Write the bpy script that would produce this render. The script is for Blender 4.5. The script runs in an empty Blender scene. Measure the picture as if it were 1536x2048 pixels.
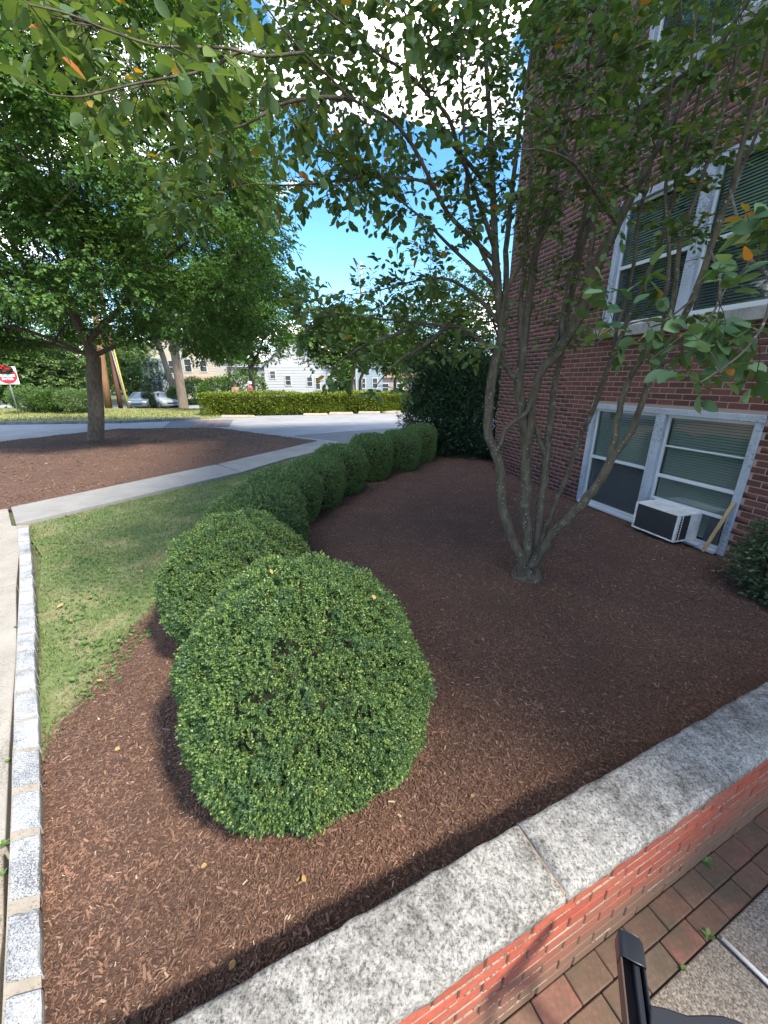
import bpy, math, random
import numpy as np
from mathutils import Vector, Matrix

rng = np.random.default_rng(7)
random.seed(7)
S = bpy.context.scene
COL = S.collection

# ------------------------------------------------------------------ camera, sky, sun, exposure
H = 1.85                      # eye height above the mulch bed
PITCH = math.radians(18.9)
FPX = 771.0
cam = bpy.data.cameras.new('camera')
cam.sensor_fit = 'HORIZONTAL'; cam.sensor_width = 36.0; cam.lens = FPX / 1536 * 36.0
cam.clip_start = 0.05; cam.clip_end = 3000
cam_ob = bpy.data.objects.new('camera', cam); COL.objects.link(cam_ob)
cam_ob.location = (0, 0, H); cam_ob.rotation_euler = (math.pi / 2 - PITCH, 0, 0)
S.camera = cam_ob

SUN_EL = math.radians(49.5)
SDIR = np.array([-.76, .65])            # where shadows fall on the ground
SDIR = SDIR / np.linalg.norm(SDIR)
world = bpy.data.worlds.new('World'); S.world = world; world.use_nodes = True
wn, wl = world.node_tree.nodes, world.node_tree.links
wn.clear()
w_out = wn.new('ShaderNodeOutputWorld')
sky = wn.new('ShaderNodeTexSky'); sky.sky_type = 'NISHITA'; sky.sun_disc = False
sky.sun_elevation = SUN_EL; sky.sun_rotation = math.atan2(-SDIR[0], -SDIR[1])
sky.air_density = 1.0; sky.dust_density = 0.2; sky.ozone_density = 3.0
bg_sky = wn.new('ShaderNodeBackground'); bg_sky.inputs['Strength'].default_value = 0.15
hs_w = wn.new('ShaderNodeHueSaturation'); hs_w.inputs['Saturation'].default_value = 1.28; hs_w.inputs['Value'].default_value = .52
wl.new(sky.outputs['Color'], hs_w.inputs['Color']); wl.new(hs_w.outputs['Color'], bg_sky.inputs['Color'])
bg_cl = wn.new('ShaderNodeBackground'); bg_cl.inputs['Color'].default_value = (1, .985, .97, 1)
bg_cl.inputs['Strength'].default_value = 1.55
tc = wn.new('ShaderNodeTexCoord')
sep = wn.new('ShaderNodeSeparateXYZ'); wl.new(tc.outputs['Generated'], sep.inputs[0])
zz = wn.new('ShaderNodeMath'); zz.operation = 'ADD'; zz.inputs[1].default_value = .22
wl.new(sep.outputs['Z'], zz.inputs[0])
dx = wn.new('ShaderNodeMath'); dx.operation = 'DIVIDE'; wl.new(sep.outputs['X'], dx.inputs[0]); wl.new(zz.outputs[0], dx.inputs[1])
dy = wn.new('ShaderNodeMath'); dy.operation = 'DIVIDE'; wl.new(sep.outputs['Y'], dy.inputs[0]); wl.new(zz.outputs[0], dy.inputs[1])
cmb = wn.new('ShaderNodeCombineXYZ'); wl.new(dx.outputs[0], cmb.inputs[0]); wl.new(dy.outputs[0], cmb.inputs[1])
cmb.inputs[2].default_value = 3.7
nz = wn.new('ShaderNodeTexNoise'); nz.inputs['Scale'].default_value = 1.25; nz.inputs['Detail'].default_value = 9
nz.inputs['Roughness'].default_value = .52; nz.inputs['Distortion'].default_value = .15
wl.new(cmb.outputs[0], nz.inputs['Vector'])
mr = wn.new('ShaderNodeMapRange'); mr.inputs[1].default_value = .545; mr.inputs[2].default_value = .655
wl.new(nz.outputs['Fac'], mr.inputs[0])
mixw = wn.new('ShaderNodeMixShader')
wl.new(mr.outputs[0], mixw.inputs[0]); wl.new(bg_sky.outputs[0], mixw.inputs[1]); wl.new(bg_cl.outputs[0], mixw.inputs[2])
wl.new(mixw.outputs[0], w_out.inputs['Surface'])

sun = bpy.data.lights.new('sun', 'SUN'); sun.energy = 1.65; sun.angle = math.radians(6); sun.color = (1, .94, .84)
sun_ob = bpy.data.objects.new('sun', sun); COL.objects.link(sun_ob)
sun_ob.rotation_euler = Vector((SDIR[0] * math.cos(SUN_EL), SDIR[1] * math.cos(SUN_EL), -math.sin(SUN_EL))).to_track_quat('-Z', 'Y').to_euler()
sun_ob.location = (8, -8, 20)

S.view_settings.view_transform = 'Standard'; S.view_settings.look = 'None'
S.view_settings.exposure = 2.5; S.view_settings.gamma = 1.0; S.view_settings.use_curve_mapping = False
S.view_settings.use_white_balance = True; S.view_settings.white_balance_temperature = 6950
S.render.engine = 'CYCLES'
S.cycles.max_bounces = 6; S.cycles.diffuse_bounces = 3; S.cycles.glossy_bounces = 2
S.cycles.transmission_bounces = 4; S.cycles.transparent_max_bounces = 8
S.cycles.caustics_reflective = False; S.cycles.caustics_refractive = False
S.cycles.use_denoising = True

# ------------------------------------------------------------------ measuring helpers (photo measurements -> metres)
cp, sp = math.cos(PITCH), math.sin(PITCH)
def ray(x, y):
    u = (x - 768) / FPX; v = (y - 1024) / FPX
    return np.array([u, cp - v * sp, -sp - v * cp])
def at(x, y, z=0.0):
    r = ray(x, y); return np.array([0, 0, H]) + (z - H) / r[2] * r
def atY(x, y, Y):
    r = ray(x, y); return np.array([0, 0, H]) + Y / r[1] * r
def topx(P):
    P = np.asarray(P, float) - np.array([0, 0, H])
    d = P[..., 1] * cp - P[..., 2] * sp; up = P[..., 1] * sp + P[..., 2] * cp
    return 768 + FPX * P[..., 0] / d, 1024 - FPX * up / d, d
WA = np.array([3.77, 3.89]); WD = np.array([-1.34, 4.58]); WD = WD / np.linalg.norm(WD); WN = np.array([-WD[1], WD[0]])
def wp(s, z, off=0.0):                       # point on the building's wall
    q = WA + WD * s + WN * off; return np.array([q[0], q[1], z])
LD = np.array([.913, .408]); LN = np.array([-.408, .913])
def lp(s, n, z):                             # point in the low garden wall's frame
    q = LD * s + LN * n; return np.array([q[0], q[1], z])

# ------------------------------------------------------------------ object helpers
def mesh_from(name, V, F, smooth=False):
    V = np.asarray(V, np.float32).reshape(-1, 3); F = np.asarray(F, np.int32)
    me = bpy.data.meshes.new(name); k = F.shape[1]; nf = len(F)
    me.vertices.add(len(V)); me.vertices.foreach_set('co', V.ravel())
    me.loops.add(nf * k); me.loops.foreach_set('vertex_index', F.ravel())
    me.polygons.add(nf)
    me.polygons.foreach_set('loop_start', np.arange(0, nf * k, k, dtype=np.int32))
    if smooth: me.polygons.foreach_set('use_smooth', np.ones(nf, bool))
    me.update(calc_edges=True)
    return me
def mesh_poly(name, V, F):
    me = bpy.data.meshes.new(name); me.from_pydata([tuple(map(float, v)) for v in V], [], F); me.update(); return me
def link(name, me, mat=None, parent=None):
    o = bpy.data.objects.new(name, me); COL.objects.link(o)
    if mat is not None and me is not None and len(me.materials) == 0: me.materials.append(mat)
    if parent is not None: o.parent = parent
    return o
def tag(o, label=None, cat=None, group=None, kind=None):
    if label: o['label'] = label
    if cat: o['category'] = cat
    if group: o['group'] = group
    if kind: o['kind'] = kind
    return o
def empty(name, loc=(0, 0, 0), label=None, cat=None, group=None):
    o = bpy.data.objects.new(name, None); COL.objects.link(o); o.location = loc; o.empty_display_size = .1
    tag(o, label, cat, group); return o
class MB:
    """collects quads/tris; build() makes one mesh"""
    def __init__(s): s.V = []; s.F = []; s.n = 0
    def add(s, V, F):
        V = np.asarray(V, float).reshape(-1, 3); s.V.append(V)
        for f in F: s.F.append([i + s.n for i in f])
        s.n += len(V); return s
    def box(s, c, dims, ax=None):
        c = np.asarray(c, float); dx, dy, dz = [d / 2 for d in dims]
        X, Y, Z = ax if ax is not None else np.eye(3)
        X, Y, Z = map(np.asarray, (X, Y, Z))
        V = [c + X * a * dx + Y * b * dy + Z * e * dz for e in (-1, 1) for b in (-1, 1) for a in (-1, 1)]
        return s.add(V, [(0, 2, 3, 1), (4, 5, 7, 6), (0, 1, 5, 4), (2, 6, 7, 3), (0, 4, 6, 2), (1, 3, 7, 5)])
    def tube(s, pts, rad, n=8, cap=True):
        V, F = tube(pts, rad, n); b = s.n
        s.add(V, F)
        if cap:
            s.F.append([b + i for i in range(n)][::-1]); s.F.append([s.n - n + i for i in range(n)])
        return s
    def build(s, name, mat, parent=None, smooth=False, bevel=0.0, seg=1):
        me = bpy.data.meshes.new(name)
        me.from_pydata([tuple(v) for v in np.concatenate(s.V)], [], s.F); me.update()
        if smooth:
            me.polygons.foreach_set('use_smooth', np.ones(len(me.polygons), bool))
        o = link(name, me, mat, parent)
        if bevel > 0:
            m = o.modifiers.new('bevel', 'BEVEL'); m.width = bevel; m.segments = seg; m.limit_method = 'ANGLE'
        return o
def tube(pts, rad, n=8):
    P = np.asarray(pts, float); m = len(P)
    R = np.full(m, rad) if np.isscalar(rad) else np.asarray(rad, float)
    T = np.gradient(P, axis=0); T /= np.linalg.norm(T, axis=1)[:, None] + 1e-9
    ref = np.array([0, 0, 1.0]) if abs(T[0][2]) < .9 else np.array([1.0, 0, 0])
    u = np.cross(T[0], ref); u /= np.linalg.norm(u)
    V = []
    a = np.arange(n) / n * 2 * math.pi
    for i in range(m):
        u = u - T[i] * (u @ T[i]); u /= np.linalg.norm(u) + 1e-9
        w = np.cross(T[i], u)
        V.append(P[i] + R[i] * (np.cos(a)[:, None] * u + np.sin(a)[:, None] * w))
    F = []
    for i in range(m - 1):
        for j in range(n):
            F.append((i * n + j, i * n + (j + 1) % n, (i + 1) * n + (j + 1) % n, (i + 1) * n + j))
    return np.concatenate(V), F
def smooth_path(pts, k=6, rad=None):
    P = np.asarray(pts, float); n = len(P)
    out = []; ro = []
    for i in range(n - 1):
        p0, p1, p2, p3 = P[max(i - 1, 0)], P[i], P[i + 1], P[min(i + 2, n - 1)]
        for t in np.arange(k) / k:
            out.append(.5 * (2 * p1 + (p2 - p0) * t + (2 * p0 - 5 * p1 + 4 * p2 - p3) * t * t + (3 * p1 - p0 - 3 * p2 + p3) * t ** 3))
            if rad is not None: ro.append(rad[i] * (1 - t) + rad[i + 1] * t)
    out.append(P[-1])
    if rad is not None: ro.append(rad[-1]); return np.array(out), np.array(ro)
    return np.array(out)
def unit(v):
    v = np.asarray(v, float); return v / (np.linalg.norm(v, axis=-1, keepdims=True) + 1e-9)
def scatter(template, pos, tdir, ndir, scale):
    """copies of a template (x along tdir, z along ndir) joined into V,F (tris)"""
    tv, tf = template
    X = unit(tdir); Y = unit(np.cross(ndir, X)); Z = np.cross(X, Y)
    sc = np.asarray(scale).reshape(-1, 1, 1) if np.ndim(scale) == 1 else np.asarray(scale).reshape(-1, 1, 3)
    tl = tv[None] * sc
    V = pos[:, None, :] + tl[..., 0:1] * X[:, None] + tl[..., 1:2] * Y[:, None] + tl[..., 2:3] * Z[:, None]
    N = len(pos); k = len(tv)
    F = tf[None] + (np.arange(N) * k)[:, None, None]
    return V.reshape(-1, 3), F.reshape(-1, tf.shape[1])
def cat_vf(lst):
    Vs, Fs, n = [], [], 0
    for V, F in lst:
        Vs.append(V); Fs.append(F + n); n += len(V)
    return np.concatenate(Vs), np.concatenate(Fs)
LEAF4 = (np.array([[0, 0, 0], [.5, .27, .07], [1, 0, -.04], [.5, -.27, .07]]), np.array([[0, 3, 2], [0, 2, 1]]))
LEAF4W = (np.array([[0, 0, 0], [.45, .36, .08], [1, 0, -.10], [.45, -.36, .08]]), np.array([[0, 3, 2], [0, 2, 1]]))
def leaf_full(w=.31, droop=.16, fold=.07):
    xs = [0, .12, .38, .68, .88, 1.0]; ws = [0, .55, 1.0, .92, .5, 0]
    mid = [(x, 0, -droop * x * x) for x in xs]
    L = [(xs[i], w * ws[i], fold * ws[i] - droop * xs[i] ** 2) for i in (1, 2, 3, 4)]
    R = [(x, -y, z) for x, y, z in L]
    V = np.array(mid + L + R); F = []
    for b, sgn in ((6, 1), (10, -1)):
        q = [(0, 1, b), (1, 2, b + 1), (1, b + 1, b), (2, 3, b + 2), (2, b + 2, b + 1), (3, 4, b + 3), (3, b + 3, b + 2), (4, 5, b + 3)]
        F += [t if sgn > 0 else t[::-1] for t in q]
    return V, np.array(F)
LEAFN = leaf_full()
def leaf_mid(w=.3):
    V = np.array([[0, 0, 0], [.5, 0, -.02], [1, 0, -.12], [.28, w * .9, .05], [.72, w * .85, .0], [.28, -w * .9, .05], [.72, -w * .85, .0]])
    F = np.array([[0, 1, 3], [1, 4, 3], [1, 2, 4], [0, 5, 1], [1, 5, 6], [1, 6, 2]])
    return V, F
LEAFM = leaf_mid()

def euler_from(X, Z):
    X = unit(X); Y = unit(np.cross(Z, X)); Z = np.cross(X, Y)
    # rotation matrix columns X,Y,Z ; XYZ euler
    b = -np.arcsin(np.clip(X[:, 2], -1, 1)); a = np.arctan2(Y[:, 2], Z[:, 2]); c = np.arctan2(X[:, 1], X[:, 0])
    return np.stack([a, b, c], -1)
def gn_group():
    if 'scatter_points' in bpy.data.node_groups: return bpy.data.node_groups['scatter_points']
    ng = bpy.data.node_groups.new('scatter_points', 'GeometryNodeTree')
    ng.interface.new_socket('Geometry', in_out='INPUT', socket_type='NodeSocketGeometry'); ng.interface.new_socket('Geometry', in_out='OUTPUT', socket_type='NodeSocketGeometry')
    n, l = ng.nodes, ng.links
    i, o = n.new('NodeGroupInput'), n.new('NodeGroupOutput')
    def attr(name, t):
        a = n.new('GeometryNodeInputNamedAttribute'); a.data_type = t; a.inputs['Name'].default_value = name
        return next(q for q in a.outputs if q.enabled and q.name == 'Attribute')
    sp = n.new('GeometryNodeSeparateGeometry'); sp.domain = 'POINT'; l.new(i.outputs[0], sp.inputs[0]); l.new(attr('is_src', 'BOOLEAN'), sp.inputs['Selection'])
    iop = n.new('GeometryNodeInstanceOnPoints'); l.new(sp.outputs['Inverted'], iop.inputs['Points']); l.new(sp.outputs['Selection'], iop.inputs['Instance'])
    l.new(attr('rot', 'FLOAT_VECTOR'), iop.inputs['Rotation']); l.new(attr('scl', 'FLOAT_VECTOR'), iop.inputs['Scale'])
    l.new(iop.outputs[0], o.inputs[0]); return ng
def instancer(name, template, pos, X, Z, scale, mat, parent=None):
    tv, tf = template; N = len(pos); k = len(tv)
    me = bpy.data.meshes.new(name); V = np.concatenate([tv, pos]).astype(np.float32)
    me.vertices.add(len(V)); me.vertices.foreach_set('co', V.ravel())
    me.loops.add(tf.size); me.loops.foreach_set('vertex_index', tf.astype(np.int32).ravel()); me.polygons.add(len(tf))
    me.polygons.foreach_set('loop_start', np.arange(0, tf.size, tf.shape[1], dtype=np.int32)); me.update(calc_edges=True)
    a = me.attributes.new('is_src', 'BOOLEAN', 'POINT'); f = np.zeros(len(V), bool); f[:k] = True; a.data.foreach_set('value', f)
    sc = np.asarray(scale, float); sc = np.repeat(sc[:, None], 3, 1) if sc.ndim == 1 else sc
    for nm, val in (('rot', euler_from(X, Z)), ('scl', sc)):
        a = me.attributes.new(nm, 'FLOAT_VECTOR', 'POINT'); a.data.foreach_set('vector', np.concatenate([np.zeros((k, 3)), val]).astype(np.float32).ravel())
    o = link(name, me, mat, parent); md = o.modifiers.new('scatter', 'NODES'); md.node_group = gn_group(); o['kind'] = 'stuff'
    return o
def sprig_template(n, leaf, length, g, template, spread=.9, droop=.2):
    pos, ax, nd = [], [], []
    for k in range(n):
        t = (k + .5) / n; sd = 1 if k % 2 else -1
        pos.append([length * t, 0, -.08 * length * t * t]); ax.append([.45 + .5 * t + g.normal(0, .12), sd * spread * (1.05 - .6 * t) * g.uniform(.7, 1.2), g.normal(-droop, .18)]); nd.append([g.normal(0, .22), g.normal(0, .30), 1.0])
    ax[-1] = [1, g.normal(0, .2), -droop]
    return scatter(template, np.array(pos), np.array(ax), np.array(nd), leaf * g.uniform(.75, 1.15, n))
def bush_sprig(leaf, length, g, tilt=.4):
    pos, ax, nd = [], [], []
    for k in range(8):
        t = (k // 2) / 3; a = k * math.pi + (k // 2) * math.pi / 2 + g.normal(0, .3)
        pos.append([0, 0, length * (t - .4)]); ax.append([math.cos(a) * (1.1 - .75 * t), math.sin(a) * (1.1 - .75 * t), .4 + .7 * t]); nd.append([g.normal(0, .3 * tilt / .4) - tilt * math.cos(a), g.normal(0, .3 * tilt / .4) - tilt * math.sin(a), 1.0])
    return scatter(LEAF4, np.array(pos), np.array(ax), np.array(nd), leaf * g.uniform(.75, 1.2, 8))

# ------------------------------------------------------------------ materials
def M(name):
    m = bpy.data.materials.new(name); m.use_nodes = True
    n = m.node_tree.nodes; l = m.node_tree.links
    b = n['Principled BSDF']; return m, n, l, b
def simple(name, col, rough=.6, metal=0, spec=None):
    m, n, l, b = M(name); b.inputs['Base Color'].default_value = (*col, 1); b.inputs['Roughness'].default_value = rough
    b.inputs['Metallic'].default_value = metal
    if spec is not None: b.inputs['Specular IOR Level'].default_value = spec
    return m
def ramp(n, cols, interp='LINEAR'):
    r = n.new('ShaderNodeValToRGB'); r.color_ramp.interpolation = interp; e = r.color_ramp.elements
    while len(e) < len(cols): e.new(.5)
    for i, (p, c) in enumerate(cols): e[i].position = p; e[i].color = (*c, 1)
    return r
def noise(n, l, scale, detail=5, rough=.55, coord='Object', vec=None):
    t = n.new('ShaderNodeTexNoise'); t.inputs['Scale'].default_value = scale; t.inputs['Detail'].default_value = detail
    t.inputs['Roughness'].default_value = rough
    if vec is None:
        c = n.new('ShaderNodeTexCoord'); vec = c.outputs[coord]
    l.new(vec, t.inputs['Vector']); return t
def mixc(n, l, fac, a, b, mode='MIX'):
    x = n.new('ShaderNodeMix'); x.data_type = 'RGBA'; x.blend_type = mode
    for sock, v in ((x.inputs[0], fac), (x.inputs[6], a), (x.inputs[7], b)):
        if hasattr(v, 'node'): l.new(v, sock)
        elif isinstance(v, tuple): sock.default_value = (*v, 1)
        else: sock.default_value = v
    return x.outputs[2]
def bump(n, l, b, h, strength=.4, dist=.01):
    x = n.new('ShaderNodeBump'); x.inputs['Strength'].default_value = strength; x.inputs['Distance'].default_value = dist
    l.new(h, x.inputs['Height']); l.new(x.outputs[0], b.inputs['Normal'])
def isl(n): return n.new('ShaderNodeNewGeometry').outputs['Random Per Island']
def rnd(n, l):       # random per object plus per island
    o = n.new('ShaderNodeObjectInfo').outputs['Random']; a = n.new('ShaderNodeMath'); a.operation = 'ADD'
    l.new(o, a.inputs[0]); l.new(isl(n), a.inputs[1])
    f = n.new('ShaderNodeMath'); f.operation = 'FRACT'; l.new(a.outputs[0], f.inputs[0]); return f.outputs[0]

def leaf_mat(name, cols, trans=.3, rough=.45, spec=.35, tint=(1.25, 1.15, .5)):
    m, n, l, b = M(name)
    r = ramp(n, cols); l.new(rnd(n, l), r.inputs[0])
    l.new(r.outputs[0], b.inputs['Base Color']); b.inputs['Roughness'].default_value = rough
    b.inputs['Specular IOR Level'].default_value = spec
    tr = n.new('ShaderNodeBsdfTranslucent')
    l.new(mixc(n, l, 1.0, r.outputs[0], tint, 'MULTIPLY'), tr.inputs['Color'])
    mx = n.new('ShaderNodeMixShader'); mx.inputs[0].default_value = trans
    l.new(b.outputs[0], mx.inputs[1]); l.new(tr.outputs[0], mx.inputs[2])
    l.new(mx.outputs[0], n['Material Output'].inputs['Surface']); return m
m_box = leaf_mat('boxwood_leaf', [(0, (.020, .050, .024)), (.22, (.048, .105, .040)), (.48, (.100, .190, .056)), (.78, (.170, .270, .075)), (.95, (.25, .33, .105)), (1, (.32, .37, .15))], .22, .38, .45)
m_multi = leaf_mat('small_tree_leaf', [(0, (.048, .095, .034)), (.5, (.082, .148, .046)), (.9, (.130, .205, .062)), (.980, (.15, .20, .05)), (.988, (.45, .24, .03)), (1, (.38, .12, .03))], .40, .5, .3)
m_multi_under = leaf_mat('small_tree_leaf_pale', [(0, (.065, .13, .06)), (.5, (.11, .20, .09)), (.97, (.19, .29, .14)), (.982, (.45, .24, .04)), (1, (.45, .16, .03))], .32, .5, .3)
m_box_row = leaf_mat('boxwood_leaf_dense', [(0, (.036, .076, .032)), (.4, (.092, .175, .054)), (.8, (.165, .260, .074)), (1, (.25, .32, .11))], .08, .42, .42)
m_big = leaf_mat('street_tree_leaf', [(0, (.040, .100, .028)), (.5, (.078, .172, .044)), (.9, (.122, .23, .062)), (1, (.17, .29, .09))], .42, .5, .3)
m_far_leaf = leaf_mat('far_tree_leaf', [(0, (.04, .095, .025)), (.5, (.07, .15, .035)), (1, (.13, .23, .05))], .35, .55, .25)
m_pale_leaf = leaf_mat('far_pale_leaf', [(0, (.075, .13, .05)), (.5, (.11, .19, .07)), (1, (.18, .27, .10))], .35, .55, .25)
m_hedge = leaf_mat('hedge_leaf', [(0, (.085, .135, .022)), (.5, (.17, .24, .035)), (1, (.29, .36, .06))], .3, .5, .3)
m_yew = leaf_mat('yew_needle', [(0, (.015, .038, .020)), (.6, (.028, .064, .030)), (1, (.050, .098, .042))], .12, .5, .3)
m_corner = leaf_mat('bright_shrub_leaf', [(0, (.085, .14, .028)), (.6, (.15, .24, .04)), (1, (.25, .33, .05))], .4, .5, .3)
m_grass = leaf_mat('grass_blade', [(0, (.068, .125, .038)), (.5, (.112, .192, .056)), (.82, (.160, .235, .078)), (1, (.28, .28, .135))], .3, .5, .25)
def patchy(m, straw, sc, lo, hi):
    n, l = m.node_tree.nodes, m.node_tree.links; b = n['Principled BSDF']; src = b.inputs['Base Color'].links[0].from_socket
    p = n.new('ShaderNodeNewGeometry'); t = noise(n, l, sc, 5, .65, vec=p.outputs['Position']); q = n.new('ShaderNodeMapRange'); q.inputs[1].default_value = lo; q.inputs[2].default_value = hi; q.inputs[4].default_value = .8
    l.new(t.outputs['Fac'], q.inputs[0]); l.new(mixc(n, l, q.outputs[0], src, straw), b.inputs['Base Color'])
patchy(m_box, (.060, .130, .066), 9, .50, .62)
patchy(m_grass, (.27, .25, .13), 2.4, .50, .66)
m_weed = leaf_mat('weed_leaf', [(0, (.08, .155, .045)), (1, (.15, .235, .07))], .35, .45, .35)
m_dry = leaf_mat('dry_leaf', [(0, (.34, .21, .08)), (.5, (.42, .30, .12)), (1, (.30, .15, .07))], .2, .6, .2)

def bark_mat(name, c1, c2, lichen=0.0, scale=14):
    m, n, l, b = M(name)
    co = n.new('ShaderNodeTexCoord'); mp = n.new('ShaderNodeMapping'); mp.inputs['Scale'].default_value = (1, 1, .3)
    l.new(co.outputs['Object'], mp.inputs[0])
    a = noise(n, l, scale, 8, .65, vec=mp.outputs[0]); r = ramp(n, [(.3, c1), (.7, c2)]); l.new(a.outputs['Fac'], r.inputs[0])
    out = r.outputs[0]
    if lichen:
        pt = noise(n, l, 9, 6, .7, vec=co.outputs['Object']); pr = n.new('ShaderNodeMapRange'); pr.inputs[1].default_value = .56; pr.inputs[2].default_value = .68; pr.inputs[4].default_value = .75; l.new(pt.outputs['Fac'], pr.inputs[0]); out = mixc(n, l, pr.outputs[0], out, (.16, .165, .13))
        v = n.new('ShaderNodeTexVoronoi'); v.inputs['Scale'].default_value = 26; l.new(co.outputs['Object'], v.inputs['Vector'])
        big = noise(n, l, 4.0, 4, .6)
        th = n.new('ShaderNodeMath'); th.operation = 'MULTIPLY'; th.inputs[1].default_value = lichen; l.new(big.outputs['Fac'], th.inputs[0])
        ls = n.new('ShaderNodeMath'); ls.operation = 'LESS_THAN'; l.new(v.outputs['Distance'], ls.inputs[0]); l.new(th.outputs[0], ls.inputs[1])
        out = mixc(n, l, ls.outputs[0], out, (.19, .215, .165))
    l.new(out, b.inputs['Base Color']); b.inputs['Roughness'].default_value = .9
    bump(n, l, b, a.outputs['Fac'], .7, .012); return m
m_bark = bark_mat('lichen_bark', (.030, .023, .015), (.128, .103, .070), .29, 24)
m_twig = simple('twig_bark', (.05, .042, .032), .9)
m_bark_big = bark_mat('street_tree_bark', (.030, .025, .020), (.135, .108, .085), 0, 24)
m_bark_far = bark_mat('pale_far_bark', (.11, .085, .065), (.21, .165, .125), 0, 6)

# bricks
def brick_mat(name, cols, grime=None, gz=(0, 0), moss=None):
    m, n, l, b = M(name)
    r = ramp(n, cols); l.new(rnd(n, l), r.inputs[0])
    a = noise(n, l, 55, 6, .65, 'Object'); c = mixc(n, l, .6, r.outputs[0], a.outputs['Fac'], 'OVERLAY')
    if grime:
        g = n.new('ShaderNodeNewGeometry'); sx = n.new('ShaderNodeSeparateXYZ'); l.new(g.outputs['Position'], sx.inputs[0])
        q = noise(n, l, 3.2, 6, .65, vec=g.outputs['Position'])
        ad = n.new('ShaderNodeMath'); ad.operation = 'MULTIPLY_ADD'; ad.inputs[1].default_value = .34; l.new(q.outputs['Fac'], ad.inputs[0]); l.new(sx.outputs['Z'], ad.inputs[2])
        mp = n.new('ShaderNodeMapRange'); mp.inputs[1].default_value = gz[1] + .17; mp.inputs[2].default_value = gz[0] + .17; l.new(ad.outputs[0], mp.inputs[0])
        c = mixc(n, l, mp.outputs[0], c, grime)
    if moss:
        g = n.new('ShaderNodeNewGeometry'); q = noise(n, l, 7, 7, .7, vec=g.outputs['Position']); mp = n.new('ShaderNodeMapRange'); mp.inputs[1].default_value = .46; mp.inputs[2].default_value = .64; mp.inputs[4].default_value = .85
        l.new(q.outputs['Fac'], mp.inputs[0]); c = mixc(n, l, mp.outputs[0], c, moss)
    h = n.new('ShaderNodeHueSaturation'); l.new(c, h.inputs['Color']); h.inputs['Saturation'].default_value = .95
    l.new(h.outputs[0], b.inputs['Base Color']); b.inputs['Roughness'].default_value = .88
    bump(n, l, b, a.outputs['Fac'], .12, .002); return m
m_brick = brick_mat('house_brick', [(0, (.055, .019, .016)), (.4, (.088, .027, .020)), (.8, (.115, .036, .026)), (.95, (.125, .042, .032)), (1, (.055, .027, .027))])
m_mortar = simple('mortar', (.27, .195, .17), .95)
m_lowbrick = brick_mat('garden_wall_brick', [(0, (.25, .044, .022)), (.5, (.34, .058, .026)), (1, (.29, .070, .036))], (.15, .080, .050), (-.24, .03))
m_lowmortar = simple('garden_wall_mortar', (.30, .22, .16), .95)
m_paver = brick_mat('clay_paver', [(0, (.105, .066, .042)), (.3, (.145, .074, .048)), (.6, (.175, .070, .050)), (.85, (.12, .080, .050)), (1, (.10, .075, .058))], None, (0, 0), (.075, .062, .036))
m_jointdirt = simple('joint_dirt', (.045, .035, .025), 1)

def stone(name, base, dark, light, s1=9, s2=140, thr=.56, rough=.9):
    m, n, l, b = M(name)
    big = noise(n, l, s1, 8, .7); r = ramp(n, [(.36, base), (.62, light)]); l.new(big.outputs['Fac'], r.inputs[0])
    f = noise(n, l, s2, 4, .7); blot = noise(n, l, s1 * .55, 5, .6)
    ad = n.new('ShaderNodeMath'); ad.operation = 'MULTIPLY_ADD'; ad.inputs[1].default_value = .55; l.new(blot.outputs['Fac'], ad.inputs[0]); l.new(f.outputs['Fac'], ad.inputs[2])
    mp = n.new('ShaderNodeMapRange'); mp.inputs[1].default_value = thr + .22; mp.inputs[2].default_value = thr + .34; l.new(ad.outputs[0], mp.inputs[0])
    l.new(mixc(n, l, mp.outputs[0], r.outputs[0], dark), b.inputs['Base Color']); b.inputs['Roughness'].default_value = rough
    bump(n, l, b, f.outputs['Fac'], .35, .004); return m
def cap_mat():
    m, n, l, b = M('limestone_coping')
    big = noise(n, l, 3.6, 9, .75); r = ramp(n, [(.34, (.10, .097, .09)), (.43, (.185, .18, .17)), (.50, (.255, .25, .238)), (.7, (.32, .315, .30))]); l.new(big.outputs['Fac'], r.inputs[0])
    mid = noise(n, l, 34, 8, .8); r2_ = ramp(n, [(.36, (.38, .37, .35)), (.50, (.95, .95, .94)), (.66, (1.28, 1.27, 1.25))]); l.new(mid.outputs['Fac'], r2_.inputs[0])
    c = mixc(n, l, 1.0, r.outputs[0], r2_.outputs[0], 'MULTIPLY')
    f = noise(n, l, 105, 4, .72); r3 = ramp(n, [(.395, (.30, .29, .28)), (.465, (.86, .86, .86)), (.55, (1.05, 1.05, 1.05)), (.66, (1.4, 1.4, 1.38))]); l.new(f.outputs['Fac'], r3.inputs[0])
    l.new(mixc(n, l, .9, c, r3.outputs[0], 'MULTIPLY'), b.inputs['Base Color']); b.inputs['Roughness'].default_value = .92
    bump(n, l, b, mid.outputs['Fac'], .4, .006); return m
m_cap = cap_mat()
m_granite = stone('granite', (.27, .285, .305), (.09, .095, .105), (.40, .415, .43), 6, 190, .545)
m_conc = stone('pale_concrete', (.205, .202, .192), (.15, .146, .138), (.25, .246, .234), 3, 120, .60)
m_conc_dirty = stone('stained_concrete', (.23, .19, .15), (.10, .085, .06), (.33, .29, .235), 5, 90, .54)
m_walk = stone('sandy_concrete', (.25, .232, .20), (.16, .145, .118), (.31, .29, .255), 4, 130, .58)
m_tanmortar = stone('tan_mortar', (.25, .222, .182), (.15, .125, .098), (.31, .28, .235), 8, 110, .6)
m_asph = stone('asphalt', (.24, .243, .25), (.17, .172, .18), (.29, .293, .30), 1.2, 60, .60)
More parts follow.
